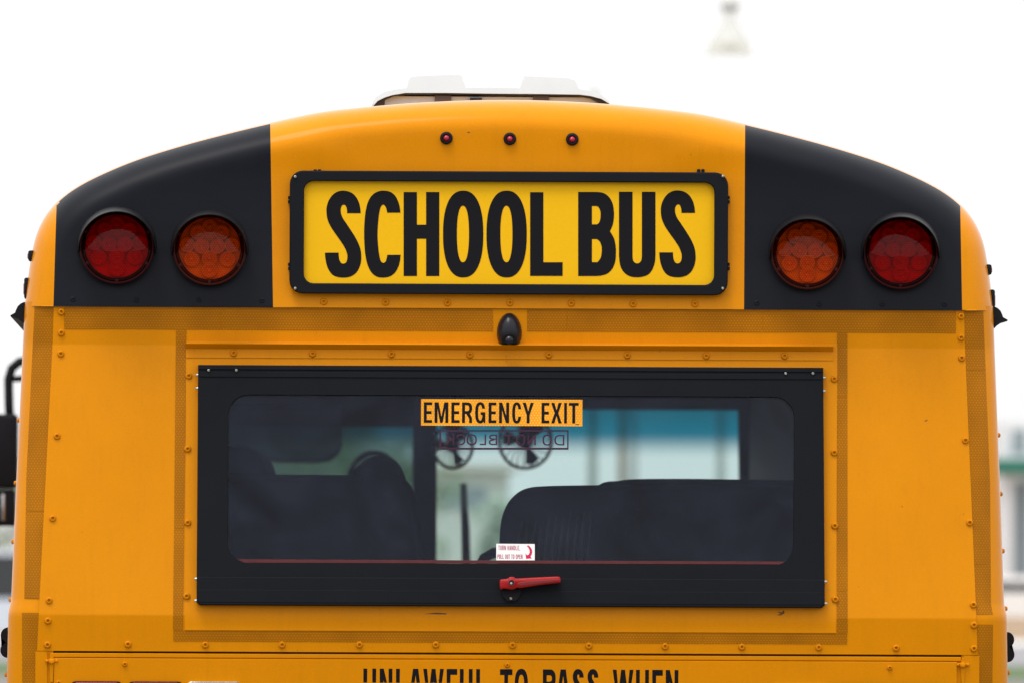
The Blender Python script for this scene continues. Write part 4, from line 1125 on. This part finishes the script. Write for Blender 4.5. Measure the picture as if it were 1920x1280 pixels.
# trees: trunk, limbs and a crown of small leaf faces in clumps
def tree(x, y, h, rad, label, leaf, seed, group='trees beyond the front of the bus'):
    rnd = random.Random(seed)
    t = thing('broadleaf_tree', label, 'tree', (x, y, 0), group)
    bark = M['bark']
    tr = tube('trunk', [(0, 0, 0), (.05, .02, h * .25), (-.04, 0, h * .5), (.03, .05, h * .78)], [h * .035, h * .028, h * .02, h * .008], bark, t, 8)
    for i in range(5):
        a = rnd.uniform(0, 6.28); z0 = h * rnd.uniform(.3, .55)
        tube('limb', [(0, 0, z0), (rad * .4 * math.cos(a), rad * .4 * math.sin(a), z0 + h * .14), (rad * .75 * math.cos(a), rad * .75 * math.sin(a), z0 + h * .24)], [h * .014, h * .009, h * .004], bark, tr, 6)
    V, F = [], []
    for c in range(34):
        a = rnd.uniform(0, 6.28); rr = rad * rnd.uniform(.1, .8); zz = h * rnd.uniform(.38, .9)
        rr *= 1.15 - abs(zz / h - .6)
        cl = Vector((rr * math.cos(a), rr * math.sin(a), zz)); cr_ = rad * rnd.uniform(.2, .36)
        for k in range(75):
            d = Vector((rnd.gauss(0, 1), rnd.gauss(0, 1), rnd.gauss(0, .8))); d = d.normalized() * cr_ * rnd.uniform(.3, 1) ** .5
            p = cl + d; s = rnd.uniform(.09, .17) * (h / 6)
            u = Vector((rnd.gauss(0, 1), rnd.gauss(0, 1), rnd.gauss(0, 1))).normalized(); w = u.orthogonal().normalized()
            o = len(V); V += [p - u * s, p + w * s * .5, p + u * s, p - w * s * .5]; F.append((o, o + 1, o + 2, o + 3))
    me = bpy.data.meshes.new('crown'); me.from_pydata([tuple(v) for v in V], [], F)
    link('crown', me, leaf, t)
    return t
M['bark'] = plain('bark', (.08, .06, .045), .9, bump=.4, bscale=20)
lf1 = plain('mid green leaves', (.17, .26, .12), .6, var=.4, vscale=1.2); lf2 = plain('grey green leaves', (.36, .42, .33), .6, var=.4, vscale=1.0)
tree(F_(560, 150), 150, 5.4, 2.6, 'green tree seen left through the windshield under the visor', lf1, 3)
tree(F_(680, 190), 190, 5.2, 3.0, 'green tree seen through the windshield beside the steering wheel', lf1, 5)
tree(F_(945, 170), 170, 3.6, .9, 'small grey green tree seen through the windshield right of the wiper', lf2, 8)
tree(F_(-60, 230), 230, 5.0, 3.4, 'small green tree seen under the left mirror', lf2, 17)

# street lamp: a bell shade on a gooseneck, its pole rising behind the bus
LY = 60.0
k = (D + LY) / D
lp0 = W(unroll(1186, 400)[0], 400, LY)
lamp = thing('street_lamp', 'pale bell shaped street lamp on a gooseneck pole rising behind the bus', 'street lamp', (lp0.x, LY, 0))
pm = plain('pale galvanised pole', (.78, .78, .78), .5, var=.05, vscale=4)
bx = W(unroll(1368, 85)[0], 85, LY); bxx = bx.x - lp0.x
zt_ = W(0, -40, LY).z; zs = W(0, 15, LY).z; zb_ = W(0, 103, LY).z
tube('pole', [(0, 0, 0), (0, 0, 4), (0, 0, zt_)], [.075, .062, .05], pm, lamp, 12)
tube('arm', [(0, 0, zt_ - .05), (.03, 0, zt_ + .25), (.2, 0, zt_ + .42), (bxx * .6, 0, zt_ + .45), (bxx - .1, 0, zt_ + .36), (bxx, 0, zt_ + .2), (bxx, 0, zs + .06)], .03, pm, lamp, 10)
V, F = [], []; n = 28; pf = [(.05, zs + .12), (.07, zs), (.08, zs - .13), (.14, zs - .22), (.20, zs - .33), (.225, zb_ + .05), (.23, zb_), (.2, zb_ + .02), (.12, zb_ + .16)]
for (r_, z) in pf:
    for i in range(n): V.append((bxx + r_ * math.cos(2 * math.pi * i / n), r_ * math.sin(2 * math.pi * i / n), z))
for j in range(len(pf) - 1):
    for i in range(n): F.append((j * n + i, j * n + (i + 1) % n, (j + 1) * n + (i + 1) % n, (j + 1) * n + i))
opal, ot, op_ = newmat('opal acrylic')
op_.inputs['Base Color'].default_value = (.9, .89, .86, 1); op_.inputs['Roughness'].default_value = .4
tl = ot.nodes.new('ShaderNodeBsdfTranslucent'); tl.inputs[0].default_value = (.93, .92, .88, 1)
ms = ot.nodes.new('ShaderNodeMixShader'); ms.inputs[0].default_value = .85
tp = ot.nodes.new('ShaderNodeBsdfTransparent'); tp.inputs[0].default_value = (.97, .97, .95, 1)
mt_ = ot.nodes.new('ShaderNodeMixShader'); mt_.inputs[0].default_value = .72
ot.links.new(op_.outputs[0], ms.inputs[1]); ot.links.new(tl.outputs[0], ms.inputs[2])
ot.links.new(ms.outputs[0], mt_.inputs[1]); ot.links.new(tp.outputs[0], mt_.inputs[2]); ot.links.new(mt_.outputs[0], ot.nodes['Material Output'].inputs[0])
mesh('lamp_shade', V, F, opal, lamp, True)
tube('collar', [(bxx, 0, zs + .14), (bxx, 0, zs - .02)], .085, plain('grey cast collar', (.75, .75, .73), .5), lamp, 14)
V = []; F = []
for (r_, z) in ((.20, zb_ + .022), (.12, zb_ + .16)):
    pass
tube('bulb', [(bxx, 0, zb_ + .05), (bxx, 0, zb_ + .09), (bxx, 0, zb_ + .18)], [.04, .06, .03], plain('frosted bulb', (.8, .8, .78), .3), lamp, 12)
